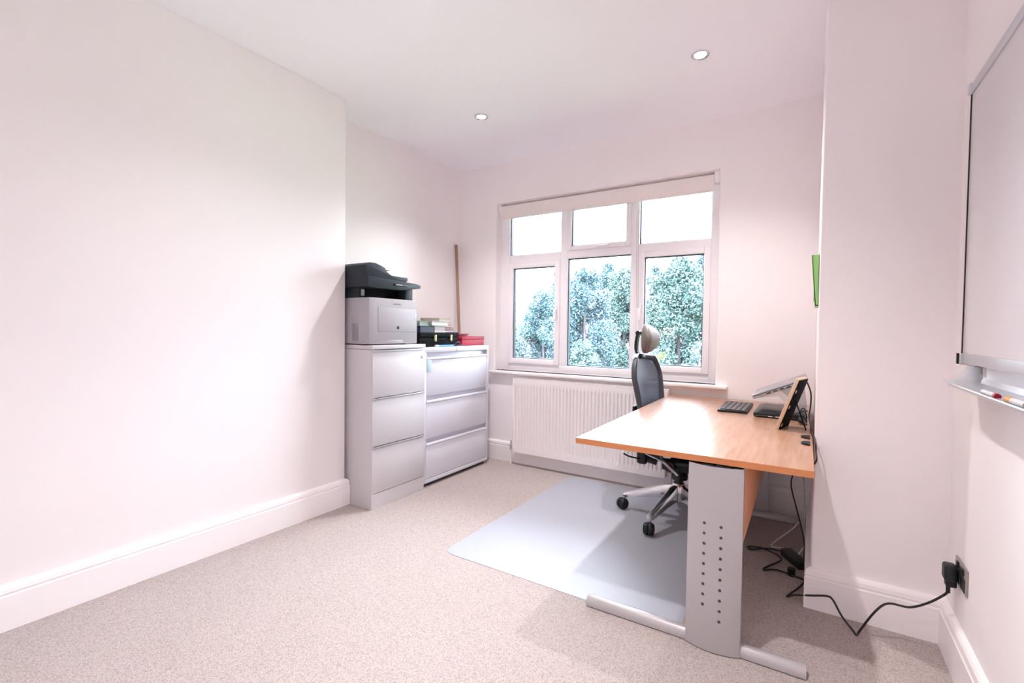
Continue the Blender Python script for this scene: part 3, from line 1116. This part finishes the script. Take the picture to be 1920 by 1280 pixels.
sl = thing('laptop', (-.15, 3.12, DZ + .09), 'closed silver laptop tilted up on a clear stand', 'laptop')
p_lo = Vector((-.272, 3.12, .833)); p_hi = Vector((-.024, 3.12, .944))
ang = math.atan2(p_hi.z - p_lo.z, p_hi.x - p_lo.x)
Lw = (p_hi - p_lo).length
TS = Matrix.Translation(p_lo) @ Matrix.Rotation(-ang, 4, 'Y')
b = MB(); b.T = TS
b.box(0, Lw, -.17, .17, -.012, .0015, .004)
b.build('laptop_base', M['laptop'], sl)
b = MB(); b.T = TS
b.box(0, Lw, -.17, .17, .0025, .012, .003)
b.build('lid', M['laptop'], sl)
b = MB(); b.T = TS
for i in range(4):
    b.box(.075 + i * .034, .095 + i * .034, -.1712, -.168, -.008, -.002)
pieces(b, 'port', M['blk'], sl)
b = MB(); b.T = TS
b.box(Lw - .012, Lw + .006, -.14, .14, -.010, .010, .004)
b.build('hinge', M['laptop'], sl)

st = thing('laptop_stand', (-.08, 3.12, DZ), 'clear plastic stand holding the tilted silver laptop', 'laptop stand')
for yy in (2.975, 3.255):
    b = MB()
    e0 = TS @ Vector((.02, 0, -.013)); e1 = TS @ Vector((Lw - .02, 0, -.013))
    b.prism([(e0.x, e0.z), (e1.x, e1.z), (e1.x + .006, e1.z - .012), (-.014, DZ + .04), (-.014, DZ + .036), (-.06, DZ + .036), (e0.x + .10, e0.z + .02)], 'y', yy - .003, yy + .003)
    b.build('side_plate', M['acrylic'], st)
b = MB()
b.box(-.075, -.014, 2.972, 3.258, DZ + .0352, DZ + .039)
b.build('base_plate', M['acrylic'], st)

fr = thing('picture_frame', (-.09, 2.62, DZ), 'picture frame seen edge-on with pale wood edge and black back', 'picture frame')
# leaning frame: pale edge faces the camera, dark backing faces the chimney breast
q0 = Vector((-.138, 2.60, DZ)); q1 = Vector((-.052, 2.60, DZ + .252))
fa = math.atan2(q1.x - q0.x, q1.z - q0.z)
TF = Matrix.Translation(q0) @ Matrix.Rotation(R(-14), 4, 'Z') @ Matrix.Rotation(fa, 4, 'Y')
H_ = (q1 - q0).length
b = MB(); b.T = TF
wf = .018
b.box(-.004, .012, 0, wf, 0, H_, .002)
b.box(-.004, .012, .145 - wf, .145, 0, H_, .002)
b.box(-.004, .012, wf, .145 - wf, 0, wf, .002)
b.box(-.004, .012, wf, .145 - wf, H_ - wf, H_, .002)
b.build('frame_moulding', M['palewood'], fr)
b = MB(); b.T = TF
b.box(.004, .0155, .004, .141, .006, H_ - .006, .001)
b.build('backing_board', M['blkm'], fr)
b = MB(); b.T = TF
b.box(-.001, .002, wf, .145 - wf, wf, H_ - wf)
b.build('picture', M['paper'], fr)
for zz in (.03, .125, .205):
    b = MB(); b.T = TF
    b.box(.0155, .0185, .004, .018, zz - .008, zz + .008, .001)
    b.build('clip', M['brass'], fr)
s0 = TF @ Vector((.018, .073, .15)); s1 = Vector((-.012, s0.y + .01, DZ + .002))
dd = s1 - s0
b = MB()
zx = dd.normalized(); yx = Vector((0, 1, 0)); yx = (yx - zx * yx.dot(zx)).normalized(); xx_ = yx.cross(zx)
b.T = Matrix(((xx_.x, yx.x, zx.x, s0.x), (xx_.y, yx.y, zx.y, s0.y), (xx_.z, yx.z, zx.z, s0.z), (0, 0, 0, 1)))
b.box(-.002, .002, -.018, .018, 0, dd.length, .0008)
b.build('strut', M['blkm'], fr)

# ------------------------------------------------------------------ chair mat
b = MB()
mx0, mx1, my0, my1 = -1.640, -.42, 1.930, 3.500
pr = []
rc = .06
for (cx_, cy_, a0) in ((mx1 - rc, my1 - rc, 0), (mx0 + rc, my1 - rc, 90), (mx0 + rc, my0 + rc, 180), (mx1 - rc, my0 + rc, 270)):
    for k in range(7):
        t = R(a0 + 15 * k)
        pr.append((cx_ + rc * math.cos(t), cy_ + rc * math.sin(t)))
b.prism(pr, 'z', .0006, .0026)
tag(b.build('chair_mat', M['mat'], origin=(-1.03, 2.69, 0)), 'translucent rectangular chair mat on the carpet under the office chair', 'floor mat')

# ------------------------------------------------------------------ office chair
hub = Vector((-.693, 3.104, .003))
ch = thing('office_chair', hub, 'dark mesh office chair with beige headrest tucked behind the desk', 'office chair')
ZM = .003
star = [-.693, 3.104]
r5 = .352
for k in range(5):
    ang = R(183.5 + 72 * k)
    dx, dy = math.cos(ang), math.sin(ang)
    T = Matrix.Translation((star[0], star[1], 0)) @ Matrix.Rotation(ang, 4, 'Z')
    b = MB(); b.T = T
    # tapering arm with ridge top and flat sides
    secs = [(.030, .020, .120, .225), (.09, .030, .128, .212), (.18, .029, .115, .176), (.27, .025, .096, .142), (.335, .021, .084, .118), (.352, .016, .084, .112)]
    vs_, fs_ = [], []
    for (x, w, z0_, z1_) in secs:
        vs_ += [(x, -w * .75, z0_), (x, w * .75, z0_), (x, w, (z0_ + z1_) / 2), (x, w * .7, z1_ - .004), (x, 0, z1_), (x, -w * .7, z1_ - .004), (x, -w, (z0_ + z1_) / 2)]
    for i in range(len(secs) - 1):
        fs_ += [(i * 7 + j, i * 7 + (j + 1) % 7, (i + 1) * 7 + (j + 1) % 7, (i + 1) * 7 + j) for j in range(7)]
    fs_ += [tuple(range(7)), tuple(range(len(vs_) - 1, len(vs_) - 8, -1))]
    _, ff = b._add(vs_, fs_)
    bmesh.ops.recalc_face_normals(b.bm, faces=ff)
    b.cyl((.345, 0, .066), .014, .05, 'z', 14)
    arm = b.build('base_arm', M['chrome'], ch, sharp=40)
    # caster: two wheels under a hood, trailing
    cang = R((60, 20, 80, -30, 75)[k])
    TC = T @ Matrix.Translation((.345, 0, 0)) @ Matrix.Rotation(cang, 4, 'Z')
    cst = MB(); cst.T = TC
    for s_ in (-1, 1):
        cst.lathe((.018, 0, ZM + .0365), [(.012, s_ * .002), (.034, s_ * .003), (.0365, s_ * .009), (.0355, s_ * .020), (.029, s_ * .029), (.012, s_ * .033), (0, s_ * .033)], 22, axis='y')
    cst.ball((.012, 0, ZM + .046), .030, .020, .028)
    cst.build('caster', M['blk'], arm)
b = MB()
b.lathe((star[0], star[1], 0), [(.040, .118), (.046, .15), (.044, .215), (.034, .232), (0, .232)], 28)
b.build('base_hub', M['chrome'], ch)
MB().cyl((star[0], star[1], .225), .026, .12, 'z', 20).build('gas_lift', M['blk'], ch)

CH = Matrix.Translation((star[0] - .006, star[1] + .045, 0)) @ Matrix.Rotation(R(-2.5), 4, 'Z')


def cmb():
    b = MB()
    b.T = CH
    return b


# tilt mechanism
b = cmb()
b.lathe((0, 0, 0), [(.05, .245), (.052, .275), (.035, .29), (0, .29)], 24)
b.box(-.10, .09, -.065, .065, .300, .392, .014, 3)
b.box(-.06, .13, -.11, .11, .345, .385, .012, 3)
b.cyl((-.03, -.13, .345), .032, .26, 'y', 20)
b.build('tilt_mechanism', M['blk'], ch)
b = cmb()
b.tube([(-.03, -.125, .36), (-.10, -.17, .40), (-.165, -.19, .425)], .010, 10)
b.tube([(-.03, .125, .36), (-.10, .17, .40), (-.165, .19, .425)], .010, 10)
b.tube([(.02, -.12, .30), (-.05, -.145, .37), (-.08, -.15, .395)], .010, 10)
pieces(b, 'link_rod', M['chrome'], ch)
# seat pan: mesh hammock in a frame
def seatf(u, v_):
    x = -.20 + .43 * u
    y = -.245 + .49 * v_
    wv = 1 - .12 * u
    z = .452 - .022 * math.sin(math.pi * v_) - .045 * max(0, (u - .7) / .3) ** 2 + .012 * (1 - u)
    return (x, y * wv, z)
b = cmb()
b.grid(seatf, 14, 14, thick=.006)
b.build('seat', M['mesh'], ch)
ring_ = [seatf(u, 0) for u in [i / 8 for i in range(9)]] + [seatf(1, i / 8) for i in range(1, 9)] + [seatf(1 - i / 8, 1) for i in range(1, 9)] + [seatf(0, 1 - i / 8) for i in range(1, 9)]
b = cmb()
b.tube([(p[0], p[1], p[2] - .004) for p in ring_], .013, 10)
b.build('seat_frame', M['chairf'], ch)
b = cmb()
b.tube([(-.04, -.10, .38), (-.05, -.17, .40), (-.05, -.235, .44)], .014, 10)
b.tube([(-.04, .10, .38), (-.05, .17, .40), (-.05, .235, .44)], .014, 10)
pieces(b, 'seat_bracket', M['chairf'], ch)


# backrest: curved mesh in frame, local: x back-ward negative
def backc(v_):
    z = .50 + .505 * v_
    x = -.175 - .066 * v_ + .010 * math.sin(math.pi * (1 - v_) * .9)
    return x, z


def backf(u, v_):
    x, z = backc(v_)
    s_ = 2 * u - 1
    wv = .176 + .074 * min(1, v_ * 1.25)
    if v_ > .72:
        wv -= .070 * ((v_ - .72) / .28) ** 2.2
    z2 = z + (.020 * (1 - s_ * s_) if v_ > .9 else 0) * ((v_ - .9) / .1 if v_ > .9 else 0)
    return (x - .045 * (1 - s_ * s_) + .0, s_ * wv, z2)


b = cmb()
b.grid(backf, 18, 22, thick=.004)
b.build('backrest', M['mesh'], ch)
N = 14
rim = [backf(0, i / N) for i in range(N + 1)] + [backf(i / N, 1) for i in range(1, N + 1)] + [backf(1, 1 - i / N) for i in range(1, N + 1)] + [backf(1 - i / N, 0) for i in range(1, N + 1)]
b = cmb()
b.tube(rim, .0175, 12, rz=.021)
b.build('back_frame', M['chairf'], ch, sharp=60)
# lumbar pad behind the mesh
b = cmb()
b.box(-.262, -.246, -.17, .17, .62, .71, .007, 3)
b.build('lumbar_pad', M['blk'], ch)
# spine and pivot casting
b = cmb()
b.tube([(-.06, 0, .36), (-.16, 0, .38), (-.235, 0, .46), (-.250, 0, .58), (-.262, 0, .74)], .022, 12)
b.tube([(-.10, -.15, .37), (-.19, -.16, .40), (-.205, -.17, .50)], .022, 10)
b.tube([(-.10, .15, .37), (-.19, .16, .40), (-.205, .17, .50)], .022, 10)
b.box(-.215, -.155, -.205, -.155, .352, .430, .014, 2)
b.box(-.215, -.155, .155, .205, .352, .430, .014, 2)
b.build('back_support', M['blk'], ch)
b = cmb()
b.tube([(-.19, -.20, .385), (-.25, -.235, .400), (-.285, -.245, .415)], .005, 8)
b.build('tilt_lever', M['blkm'], ch)
# headrest
b = cmb()
HX, HZ = -.250, 1.143
b.tube([(-.275, -.012, 1.03), (-.300, -.012, 1.06), (-.302, -.012, 1.12), (-.288, -.012, 1.178), (-.262, -.012, 1.182)], .010, 10)
b.tube([(-.275, .012, 1.03), (-.300, .012, 1.06), (-.302, .012, 1.12), (-.288, .012, 1.178), (-.262, .012, 1.182)], .010, 10)
b.box(-.298, -.250, -.035, .035, 1.010, 1.044, .008, 2)
b.cyl((-.285, -.03, 1.180), .016, .06, 'y', 16)
b.build('headrest_bracket', M['blk'], ch)
def hf(q):
    g = 1 - .055 * math.exp(-((q.x - .016) / .005) ** 2)
    y, z = q.y * g, q.z * g
    return Vector((q.x + .026 * (y / .12) ** 2 - .022 * (z / .098) ** 2, y, z))
b = cmb()
b.ball((-.216, 0, HZ), .046, .120, .098, nu=72, nv=48, fn=hf)
b.build('headrest', M['pad'], ch, sharp=80)

# ------------------------------------------------------------------ whiteboard on the right wall
wb = thing('whiteboard', (XW, 1.35, 1.10), 'large wall-mounted whiteboard with grey frame on the right wall', 'whiteboard')
by0, by1, bz0, bz1 = .62, 2.262, 1.098, 2.062
MB().box(XW - .016, XW - .004, by0 + .01, by1 - .004, bz0 + .03, bz1 - .02).build('writing_surface', M['board'], wb)
b = MB()
b.box(XW - .021, XW, by0, by1 - .012, bz1 - .034, bz1, .002)
b.build('top_rail', M['alu'], wb)
b = MB()
b.box(XW - .021, XW, by0, by1 - .012, bz0, bz0 + .034, .002)
b.build('bottom_rail', M['alu'], wb)
MB().box(XW - .019, XW, by1 - .008, by1, bz0 + .01, bz1 - .01, .001).build('side_rail', M['blk'], wb)
for z in (bz0 - .006, bz1 - .032):
    MB().box(XW - .026, XW, by1 - .016, by1 + .006, z, z + .038, .003).build('corner_cap', M['alu'], wb)
MB().box(XW - .031, XW - .0262, by1 - .012, by1 + .003, bz0 - .004, bz0 + .034, .001).build('end_clip', M['blk'], wb)
# tray
b = MB()
b.prism([(XW, 1.066), (XW, 1.058), (XW - .010, 1.040), (XW - .086, 1.032), (XW - .092, 1.041), (XW - .090, 1.044), (XW - .084, 1.038), (XW - .012, 1.045), (XW - .004, 1.066)], 'y', by0 + .1, 2.055)
b.box(XW - .006, XW - .001, by0 + .1, 2.02, 1.044, bz0 + .002)
tr = b.build('pen_tray', M['alu'], wb, sharp=30)
# flared end bracket
b = MB()
nseg = 8
vs_, fs_ = [], []
for i in range(nseg + 1):
    t = i / nseg
    z = bz0 - .004 - t * .054
    k = t ** 2.2
    xo = XW - .028 - .056 * k
    ya, yb_ = 2.118 - .05 * k, 2.160 + .010 * k
    vs_ += [(XW - .001, ya, z), (XW - .001, yb_, z), (xo, yb_ - .004, z), (xo, ya + .004, z)]
for i in range(nseg):
    fs_ += [(i * 4 + j, i * 4 + (j + 1) % 4, (i + 1) * 4 + (j + 1) % 4, (i + 1) * 4 + j) for j in range(4)]
fs_ += [(0, 1, 2, 3), tuple(range(len(vs_) - 1, len(vs_) - 5, -1))]
_, ff = b._add([(p[0], p[1] - .02, p[2]) for p in vs_], fs_)
bmesh.ops.recalc_face_normals(b.bm, faces=ff)
b.build('tray_bracket', M['alu'], wb, sharp=50)
er = thing('marker', (XW - .06, 1.52, 1.0405), 'white marker with orange end lying on the whiteboard tray', 'marker')
MB().cyl((XW - .068, 1.46, 1.0445), .008, .085, 'y', 14).build('barrel', M['paper'], er)
MB().cyl((XW - .068, 1.545, 1.0445), .0085, .035, 'y', 14).build('cap', M['orange'], er)
er = thing('marker', (XW - .05, 1.70, 1.0405), 'thin white marker with red cap lying on the whiteboard tray', 'marker')
MB().cyl((XW - .070, 1.66, 1.0435), .007, .10, 'y', 14).build('barrel', M['paper'], er)
MB().cyl((XW - .070, 1.645, 1.0435), .0072, .016, 'y', 14).build('cap', M['redd'], er)

# ------------------------------------------------------------------ socket and power cable
so = thing('wall_socket', (XW, 2.226, .311), 'brushed steel double wall socket on the right wall', 'socket')
MB().box(XW - .006, XW, 2.153, 2.299, .311, .400, .002).build('face_plate', M['plate'], so)
for yy in (2.192, 2.260):
    MB().box(XW - .008, XW - .005, yy - .026, yy + .026, .318, .362, .001).build('socket_insert', M['blk'], so)
    MB().box(XW - .0105, XW - .005, yy - .009, yy + .009, .370, .392, .002).build('rocker_switch', M['blk'], so)

pc = thing('power_cable', (.25, 2.3, 0), 'black mains cable hanging from the wall socket to the floor under the desk', 'cable')
b = MB()
b.box(XW - .046, XW - .0085, 2.234, 2.286, .318, .376, .010, 3)
b.box(XW - .040, XW - .0085, 2.244, 2.276, .296, .322, .006, 2)
b.cyl((XW - .030, 2.26, .272), .0065, .03, 'z', 12)
b.build('plug', M['blk'], pc)
pts = [Vector((XW - .030, 2.26, .276))]
for (u, v_, y) in ((1770, 1115, 2.27), (1740, 1130, 2.28), (1705, 1138, 2.30), (1665, 1131, 2.31), (1640, 1147, 2.30)):
    pts.append(at(u, v_, 'y', y))
pts.append(at(1612, 1182, 'z', .012)); pts.append(at(1606, 1190, 'z', .0045)); pts.append(at(1598, 1180, 'z', .014))
for (u, v_, y) in ((1578, 1154, 2.32), (1562, 1125, 2.34), (1550, 1117, 2.36), (1520, 1116, 2.40), (1490, 1115, 2.44)):
    pts.append(at(u, v_, 'y', y))
pts += [at(1476, 1117, 'z', .006), at(1498, 1101, 'z', .006), at(1508, 1088, 'z', .006), at(1490, 1080, 'z', .010), at(1456, 1068, 'z', .006), at(1432, 1068, 'z', .006), at(1438, 1062, 'z', .006), at(1462, 1052, 'z', .012), at(1464, 1046, 'z', .008), at(1450, 1036, 'z', .006), at(1425, 1026, 'z', .006), at(1403, 1024, 'z', .006), at(1410, 1029, 'z', .008), at(1440, 1028, 'z', .012), at(1470, 1034, 'z', .018)]
MB().tube(pts, .0042, 8).build('lead', M['cord'], pc)
ad = thing('power_adapter', at(1490, 1050, 'z', 0), 'black power adapter brick on the carpet under the desk', 'power adapter')
A0 = at(1473, 1034, 'z', .02); A1 = at(1508, 1062, 'z', .02)
dv = (A1 - A0); L_ = dv.length; an = math.atan2(dv.y, dv.x)
b = MB(); b.T = Matrix.Translation((A0.x, A0.y, 0)) @ Matrix.Rotation(an, 4, 'Z')
b.box(0, L_, -.030, .030, .001, .042, .006, 3)
b.build('brick', M['blk'], ad)
b = MB()
pa = at(1484, 1072, 'z', .018)
b.cyl((pa.x, pa.y, .002), .018, .034, 'z', 16)
b.build('side_plug', M['blk'], ad)
# charger lead from the adapter up over the desk edge to the laptop
lc = [at(1508, 1050, 'z', .03), at(1509, 1020, 'y', 2.90), at(1500, 995, 'y', 2.95), at(1488, 960, 'y', 2.98), at(1494, 925, 'y', 2.95), at(1500, 915, 'y', 2.8), at(1526, 895, 'y', 2.20)]
lc = [Vector((-.004, 2.79, .04)), Vector((-.010, 2.86, .14)), Vector((-.045, 2.95, .25)), Vector((-.075, 3.0, .36)), Vector((-.060, 2.9, .46)), Vector((-.02, 2.6, .56)), Vector((.026, 2.34, .655)), Vector((.0275, 2.36, .70)), Vector((.0225, 2.39, .742)), Vector((.010, 2.55, .738)), Vector((.006, 2.72, .745)), Vector((-.002, 2.90, .765)), Vector((.004, 3.00, .80)), Vector((.004, 3.02, .87)), Vector((-.014, 3.05, .925))]
tag(MB().tube(lc, .0035, 8).build('charger_cable', M['cord'], origin=(-.01, 2.8, .04)), 'black charger cable running from the adapter up over the desk edge to the silver laptop', 'cable')
wc = [Vector((-.010, 3.30, .006)), Vector((-.005, 3.20, .20)), Vector((-.045, 3.08, .12)), Vector((-.14, 3.02, .03)), Vector((-.16, 2.99, .006)), Vector((-.10, 2.96, .02))]
tag(MB().tube(wc, .004, 8).build('white_cable', M['cordw'], origin=(-.1, 3.0, 0)), 'pale grey cable hanging behind the black adapter under the desk', 'cable')
wc = [Vector((-.030, 3.25, .42)), Vector((-.012, 3.22, .25)), Vector((-.015, 3.05, .14)), Vector((.0, 2.90, .10)), Vector((-.03, 2.86, .045))]
tag(MB().tube(wc, .004, 8).build('white_cable', M['cordw'], origin=(0, 3.0, .1)), 'pale grey cable dropping along the chimney breast side to the adapter', 'cable')
# cable nest on the desk behind the frame
nest = thing('cable_bundle', (-.02, 2.85, DZ), 'tangle of black cables at the back edge of the desk', 'cable')
rnd = random.Random(3)
b = MB()
pp = []
for i in range(26):
    t = i * 1.7
    pp.append(Vector((-.028 + .018 * math.cos(t), 2.90 - .004 * i + .03 * math.sin(t * .8), DZ + .0395 + .018 + .014 * math.sin(t * 1.3) if i < 4 else DZ + .018 + .013 * math.sin(t * 1.3))))
b.tube(pp, .0038, 7)
b.build('coil', M['cord'], nest)

# ------------------------------------------------------------------ green holder on the breast side
gh = thing('wall_pocket', (XR, 2.70, 1.32), 'green tapering plastic wall pocket on the side of the chimney breast', 'wall pocket')
b = MB()
z0_, z1_ = 1.318, 1.545
y0_, y1_ = 2.52, 2.75
# front plate leaning out, two side cheeks, floor
b.prism([(XR - .031, z1_), (XR - .028, z1_), (XR - .010, z0_ + .004), (XR, z0_ + .004), (XR, z0_), (XR - .014, z0_)], 'y', y0_, y1_)
for yy in (y0_, y1_ - .003):
    b.prism([(XR - .030, z1_), (XR, z1_), (XR, z0_), (XR - .013, z0_)], 'y', yy, yy + .003)
b.box(XR - .002, XR, y0_, y1_, z0_, z1_ + .01)
b.build('pocket_shell', M['green'], gh)
MB().box(XR - .020, XR - .012, y0_ + .01, y1_ - .01, z0_ + .03, z1_ - .006, .001).build('leaflets', M['mint'], gh)

# ------------------------------------------------------------------ garden beyond the window
GZ = -2.9
tag(MB().box(-40, 30, 4.3, 60, GZ - .2, GZ).build('lawn', M['grass'], origin=(0, 20, GZ)), 'garden lawn below the window', 'lawn', kind='stuff')


def tree(name, cx, cyy, ztop, rad, mname, seed, label, zlow=-.9, dens=1.0, leaf=.030):
    rs = np.random.RandomState(seed)
    t = thing(name, (cx, cyy, GZ), label, 'tree' if 'tree' in name else 'shrub', 'garden greenery beyond the window')
    H = ztop - zlow
    nc = max(8, int(15 * dens * H * rad * rad))
    cl = []
    for i in range(nc):
        v_ = rs.rand() ** .85
        cr_ = rad * (.20 + .18 * rs.rand()) * (1.15 - .45 * v_)
        env = max(.03, rad * (1.0 - .62 * v_ ** 2.6) - cr_)
        an = rs.rand() * 6.283
        rr = env * math.sqrt(rs.rand() * .8 + .2)
        cl.append((cx + rr * math.cos(an), cyy + rr * math.sin(an), zlow + (H - cr_) * v_, cr_))
    cl.append((cx, cyy, ztop - rad * .2, rad * .2))
    P_ = []
    for (x, y, z, r_) in cl:
        npts = int(5200 * r_ ** 1.5 * (.030 / leaf) ** 1.3)
        q = rs.normal(size=(npts, 3))
        q /= np.linalg.norm(q, axis=1)[:, None]
        q *= (r_ * (rs.rand(npts, 1) ** .42))
        q += np.array([x, y, z])
        P_.append(q)
    P_ = np.concatenate(P_)
    n = len(P_)
    a = rs.normal(size=(n, 3)); a /= np.linalg.norm(a, axis=1)[:, None]
    c = rs.normal(size=(n, 3)); c -= a * (a * c).sum(1)[:, None]; c /= np.linalg.norm(c, axis=1)[:, None]
    s_ = leaf * (.6 + .8 * rs.rand(n, 1))
    V = np.empty((n * 4, 3))
    V[0::4] = P_ - a * s_
    V[1::4] = P_ + c * s_ * .48
    V[2::4] = P_ + a * s_
    V[3::4] = P_ - c * s_ * .48
    V -= np.array([cx, cyy, GZ])
    me = bpy.data.meshes.new('foliage')
    me.vertices.add(n * 4)
    me.vertices.foreach_set('co', V.ravel())
    me.loops.add(n * 4)
    me.loops.foreach_set('vertex_index', np.arange(n * 4))
    me.polygons.add(n)
    me.polygons.foreach_set('loop_start', np.arange(n) * 4)
    me.polygons.foreach_set('loop_total', np.full(n, 4))
    me.update()
    me.materials.append(M[mname])
    fo = bpy.data.objects.new('foliage', me)
    C.objects.link(fo)
    fo.parent = t
    tr = MB().tube([(cx, cyy, GZ + .001), (cx, cyy, GZ + .4), (cx + .04, cyy, GZ + (ztop - GZ) * .45), (cx - .03, cyy + .02, GZ + (ztop - GZ) * .85)], .10, 8, radii=[.10, .09, .06, .02]).build('trunk', M['bark'], t)
    for i in range(10):
        k = cl[rs.randint(len(cl))]
        z0q = max(GZ + .3, k[2] - rad * .7)
        MB().tube([(cx, cyy, z0q), ((cx + k[0]) / 2, (cyy + k[1]) / 2, (z0q + k[2]) / 2 + .1), (k[0], k[1], k[2])], .03, 6, radii=[.030, .018, .006]).build('branch', M['bark'], t)
    return t


TR = [
    ('tree', 1098, 500, 10.0, 1.05, 'leaf1', 'blue-green tree nearest the house in the middle window pane', 1.2),
    ('tree', 1275, 474, 10.0, 1.05, 'leaf2', 'dense green tree at the centre of the right window pane', 1.3),
    ('tree', 1020, 536, 12.5, 1.10, 'leaf1', 'blue-green tree filling the right half of the left pane', 1.4),
    ('tree', 1172, 496, 12.5, 1.10, 'leaf2', 'mid green tree at the right side of the middle pane', 1.5),
    ('tree', 1335, 468, 12.7, 1.10, 'leaf2', 'green tree at the right edge of the right pane', 1.1),
    ('tree', 958, 586, 15.4, .84, 'leaf3', 'pale grey-green tree farthest left in the left pane', 1.5),
    ('tree', 1050, 504, 15.4, .82, 'leaf3', 'pale tree behind the mullion left of the middle pane', 1.6),
    ('tree', 1141, 490, 15.4, .82, 'leaf1', 'tall blue-green tree behind the middle of the middle pane', 1.6),
    ('tree', 1232, 494, 15.4, .82, 'leaf3', 'thin pale tree behind the left edge of the right pane', 1.0),
    ('tree', 1326, 470, 15.4, .84, 'leaf1', 'blue-green tree behind the green ones in the right pane', 1.5),
    ('tree', 880, 600, 12.6, 1.05, 'leaf1', 'blue-green tree hidden beyond the left window reveal', .8),
    ('tree', 1500, 480, 10.2, 1.10, 'leaf2', 'green tree hidden beyond the right window reveal', .8),
]
for i, (nm, u, v_, Y, rad_, m_, lab, dn) in enumerate(TR):
    p = at(u, v_, 'y', Y)
    tree(nm, p.x, Y, p.z, rad_, m_, 100 + i, lab, dens=dn)
SH = [
    (972, 630, 7.9, .60, 'leaf3', 'pale shrub low in the left pane'),
    (1098, 640, 7.8, .60, 'leaf2', 'green shrub low at the left of the middle pane'),
    (1212, 650, 7.7, .52, 'leaf3', 'pale shrub low behind the chair headrest'),
    (1240, 660, 6.1, .26, 'leaf4', 'small yellow-green shrub just right of the headrest'),
    (1318, 640, 7.8, .56, 'leaf3', 'pale shrub low in the right pane'),
]
for i, (u, v_, Y, rad_, m_, lab) in enumerate(SH):
    p = at(u, v_, 'y', Y)
    tree('garden_shrub', p.x, Y, p.z, rad_, m_, 300 + i, lab, dens=4.5, leaf=.024, zlow=-.9)

for o in list(scene.objects):
    if '_o' in o:
        del o['_o']
